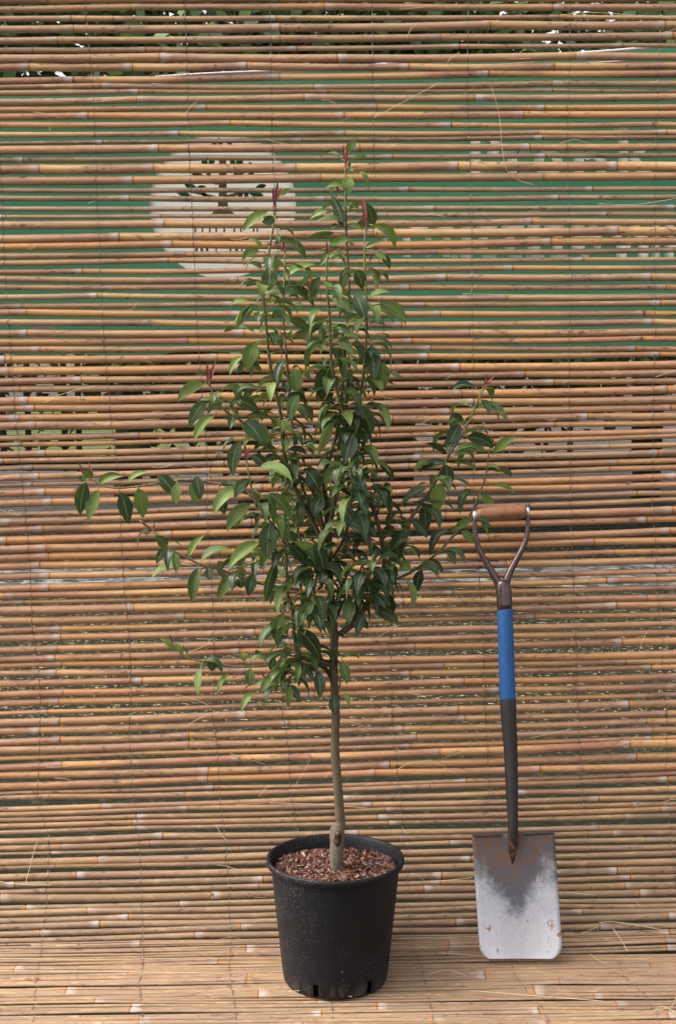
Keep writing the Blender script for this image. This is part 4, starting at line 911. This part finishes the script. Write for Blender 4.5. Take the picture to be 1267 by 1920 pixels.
for bi, B in enumerate(BR):
    rr = random.Random(300+bi); n = len(B['pl'])
    p3 = [tp(x, y, B['d'][0]+(B['d'][1]-B['d'][0])*(i/(n-1))**0.8) for i, (x, y) in enumerate(B['pl'])]
    s3 = smooth_path(p3, 4); m = len(s3); sc0 = scale_at(p3[0])
    rad = [ (B['r'][0]+(B['r'][1]-B['r'][0])*(i/(m-1))**0.7)*sc0*(1+(0.18 if i % 7 == 3 else 0)) for i in range(m)]
    b = MB(); b.tube(s3, rad, 8, kw=lambda i, k: dict(age=0.25+0.75*i/(k-1)))
    for i in range(3, m-1, 5):                    # buds
        e = Vector((rr.choice((-1, 1))*0.7, -0.4, 0.6)).normalized()
        b.tube([s3[i], s3[i]+e*rad[i]*1.6, s3[i]+e*(rad[i]*1.6+0.004)], [rad[i]*0.7, rad[i]*0.55, 0.0004], 6, kw=lambda i, k: dict(age=0.9))
    br = b.build('branch', M['stem'], tree)
    lm = MB()
    for (bx, by, tx, ty, w, bd, tone) in B['lv']:
        # petiole springs from the nearest point of the branch
        pp = tp(bx, by, 0.0); q = min(range(m), key=lambda i: (s3[i].x-pp.x)**2+(s3[i].z-pp.z)**2)
        dy = (s3[q].y-TY) - 0.012 + rr.uniform(-0.02, 0.015)
        near = sqrt((s3[q].x-pp.x)**2+(s3[q].z-pp.z)**2) < 0.06
        px_leaf(lm, bx, by, tx, ty, w, bd, tone, dy, s3[q] if near else None)
    NN = int(B['n']*2.5)
    for k in range(NN):
        f = (k+0.5)/NN; f = 0.12+0.80*f; i = min(m-2, int(f*(m-1)))
        p = s3[i] + (s3[i+1]-s3[i])*rr.random()
        az = k*2.4+rr.uniform(-0.5, 0.5)
        if p.z > 1.46 and rr.random() < 0.58: continue
        d = Vector((cos(az), sin(az)*0.8, rr.uniform(-0.15, 0.5)))
        py_low = (p.z < 1.25)
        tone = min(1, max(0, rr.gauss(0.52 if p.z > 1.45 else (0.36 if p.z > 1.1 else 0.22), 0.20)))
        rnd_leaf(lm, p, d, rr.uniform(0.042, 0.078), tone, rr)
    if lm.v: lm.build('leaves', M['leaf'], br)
    if B['sh']:
        for (x0, y0, x1, y1) in B['sh']:
            sm = MB()
            dd = s3[-1].y-TY
            a, c = tp(x0, y0, dd-0.004), tp(x1, y1, dd-0.01+rr.uniform(-0.01, 0.01)); mid_ = (a+c)/2 + Vector((rr.uniform(-0.003, 0.003), 0, 0))
            leaf_curve(sm, a, mid_, c, (c-a).length*0.13+0.0014, Vector((rr.uniform(-0.6, 0.6), -1, 0.3)), 0.5, 0.9, 0.1, None, 6)
            sm.tube([a-(c-a)*0.2, a, mid_], [0.0008, 0.0008, 0.0005], 5)
            sm.build('red_shoot', M['shoot'], br)

# ------------------------------------------------------------------ the spade
SA, SB = (-0.262, 0.030), (-0.040, 1.00)
def sp_(px, py, out=0.0):
    p = on_seg(px, py, SA, SB); n = Vector((0, -(SB[1]-SA[1]), (SB[0]-SA[0]))).normalized(); n = n if n.y < 0 else -n
    return p + n*out
SPN = Vector((0, -(SB[1]-SA[1]), (SB[0]-SA[0]))).normalized()
spade = empty('garden_spade', sp_(975, 1797), 'steel garden spade with wooden grip and blue shaft sleeve leaning on the bamboo', 'spade')
def sx(py): return scale_at(sp_(940, py))
# blade
rows = []
def edge_l(y):
    t = (y-1566)/(1797-1566); x = 883.6 + 15.5*t
    if y > 1770: k = (y-1770)/27.3; x += 20*(1-sqrt(max(0, 1-k*k)))
    return x
def edge_r(y):
    t = (y-1560)/(1797-1560); x = 1037.5 + 16.5*t
    if y > 1768: k = (y-1768)/29.3; x -= 24*(1-sqrt(max(0, 1-k*k)))
    return x
ys = [1563 + (1760-1563)*i/22 for i in range(23)] + [1760+37*sin(i/9*pi/2) for i in range(1, 10)]
b = MB(); NU = 22; fr = []; bk = []
for y in ys:
    l, r = edge_l(y), edge_r(y); f_, b_ = [], []
    v = (y-1563)/(1797-1563)
    for k in range(NU+1):
        u = k/NU; x = l+(r-l)*u; yy = y + (0.5-u)*5.0*(1-v)
        dish = -0.006*(4*(u-0.5)**2)*-1*(1-0.5*v)
        ridge = 0.010*math.exp(-((u-0.49)/0.065)**2)*max(0.0, 1-v*4.2)**1.3
        p = sp_(x, yy, 0.004 + dish*0.6 + ridge)
        f_.append(b.vert(p, u=u, v=v)); b_.append(b.vert(p - SPN*0.0022, u=u, v=v))
    fr.append(f_); bk.append(b_)
for j in range(len(ys)-1):
    for k in range(NU):
        b.face(fr[j][k], fr[j+1][k], fr[j+1][k+1], fr[j][k+1]); b.face(bk[j][k], bk[j][k+1], bk[j+1][k+1], bk[j+1][k])
    b.face(fr[j][0], bk[j][0], bk[j+1][0], fr[j+1][0]); b.face(fr[j][NU], fr[j+1][NU], bk[j+1][NU], bk[j][NU])
for k in range(NU):
    b.face(fr[0][k], fr[0][k+1], bk[0][k+1], bk[0][k]); b.face(fr[-1][k], bk[-1][k], bk[-1][k+1], fr[-1][k+1])
blade = b.build('blade', M['blade'], spade, origin=sp_(975, 1797))
for x0, y0, x1, y1 in ((884.5, 1565.5, 938, 1562.3), (978, 1561, 1036.5, 1558.6)):
    b = MB(); ii = []
    for (x, y) in ((x0, y0), (x1, y1)):
        for (dy, o) in ((-2.5, 0.008), (2.2, 0.008), (2.2, -0.004), (-2.5, -0.004)): ii.append(b.vert(sp_(x, y+dy, o+0.003), u=0.5, v=0.05))
    for q in range(4): b.face(ii[q], ii[(q+1) % 4], ii[4+(q+1) % 4], ii[4+q])
    b.face(*ii[:4]); b.face(*reversed(ii[4:])); b.build('tread', M['yoke'], blade, False)
def tube_px(name, mat, pts, out=0.016, n=18, parent=spade, flatten=1.0):
    b = MB(); P = [sp_(x, y, out if len(q) == 0 else q[0]) for (x, y, r, *q) in pts]
    Rr = [r*scale_at(p) for (x, y, r, *q), p in zip(pts, P)]
    b.tube(P, Rr, n)
    return b.build(name, mat, parent)
tube_px('socket', M['iron'], [(950,1311,15.4),(950.4,1313,15.6),(951,1330,15.2),(953,1370,14.2),(955,1400,13.2),(956.5,1440,12.4),(957.5,1480,11.8),(958.5,1510,10.8),(959.5,1535,9.8),(959.5,1552,9.8),(959.5,1566,10.5,.013),(959.5,1580,10.0,.008),(960,1594,8,.003),(960,1610,5,.001),(960,1622,2,0.001)])
tube_px('shaft_sleeve', M['blue'], [(944.5,1143,14.2),(944.7,1145,14.6),(946,1190,14.7),(948,1250,14.9),(949.8,1309,15.0),(950,1312.5,14.9)])
tube_px('shaft', M['yoke'], [(940,1088,10),(940.5,1096,13.5),(942,1106,15),(943,1120,14.8),(944,1134,14.5),(944.6,1146,14.3)])
arms = (('handle_arm', [(888.5,953,3.4),(888,962,3.8),(888,975,4.2),(888.5,990,4.5),(891,1012,5.0),(898,1034,5.4),(909,1054,5.9),(921,1074,6.6),(930,1090,7.6),(936,1104,7.5),(938,1114,5)]),
        ('handle_arm', [(987.5,946,3.4),(987.5,958,3.8),(987.5,975,4.2),(987,992,4.5),(984,1012,5.0),(975,1034,5.4),(964,1054,5.9),(954,1074,6.6),(948,1090,7.6),(944.5,1104,7.5),(943,1114,5)]))
for nm, pts in arms:
    P = smooth_path([sp_(x, y, 0.016) for x, y, r in pts], 4); rr_ = []
    for i in range(len(pts)-1):
        for k in range(4): rr_.append((pts[i][2]+(pts[i+1][2]-pts[i][2])*k/4)*sx(1000))
    rr_.append(pts[-1][2]*sx(1000))
    b = MB(); b.tube(P, rr_, 14); b.build(nm, M['yoke'], spade)
ga, gb = sp_(891, 967.5, 0.016), sp_(984.5, 960.5, 0.016)
b = MB(); P = []; rr_ = []
for i in range(25):
    s = i/24; P.append(ga+(gb-ga)*s); e = min(s, 1-s)
    rr_.append((11.6 + 2.9*sin(pi*s)**0.7 - (2.0 if i in (0, 24) else 0))*sx(964))
b.tube(P, rr_, 22); b.build('grip', M['grip'], spade)
ax = (gb-ga).normalized()
for c, s in ((ga, -1), (gb, 1)):
    b = MB(); b.tube([c+ax*s*0.0002, c+ax*s*0.0012, c+ax*s*0.0062, c+ax*s*0.0076], [0.0100, 0.0110, 0.0105, 0.0070], 18); b.build('end_cap', M['bright'], spade)

# ------------------------------------------------------------------ a leaf at the right edge of the picture
b = MB(); p, n = on_screen(1278, 1752)
leaf_curve(b, p+n*0.010+Vector((-0.012, 0, 0.004)), p+n*0.022, p+n*0.012+Vector((0.05, -0.02, 0.0)), 0.030, Vector((0.2, -0.7, 0.7)), 0.9, 0.3, 0.1)
tag(b.build('fallen_leaf', M['lime'], None, origin=p), 'small lime green leaf lying on the flattened bamboo at the right edge', 'leaf')
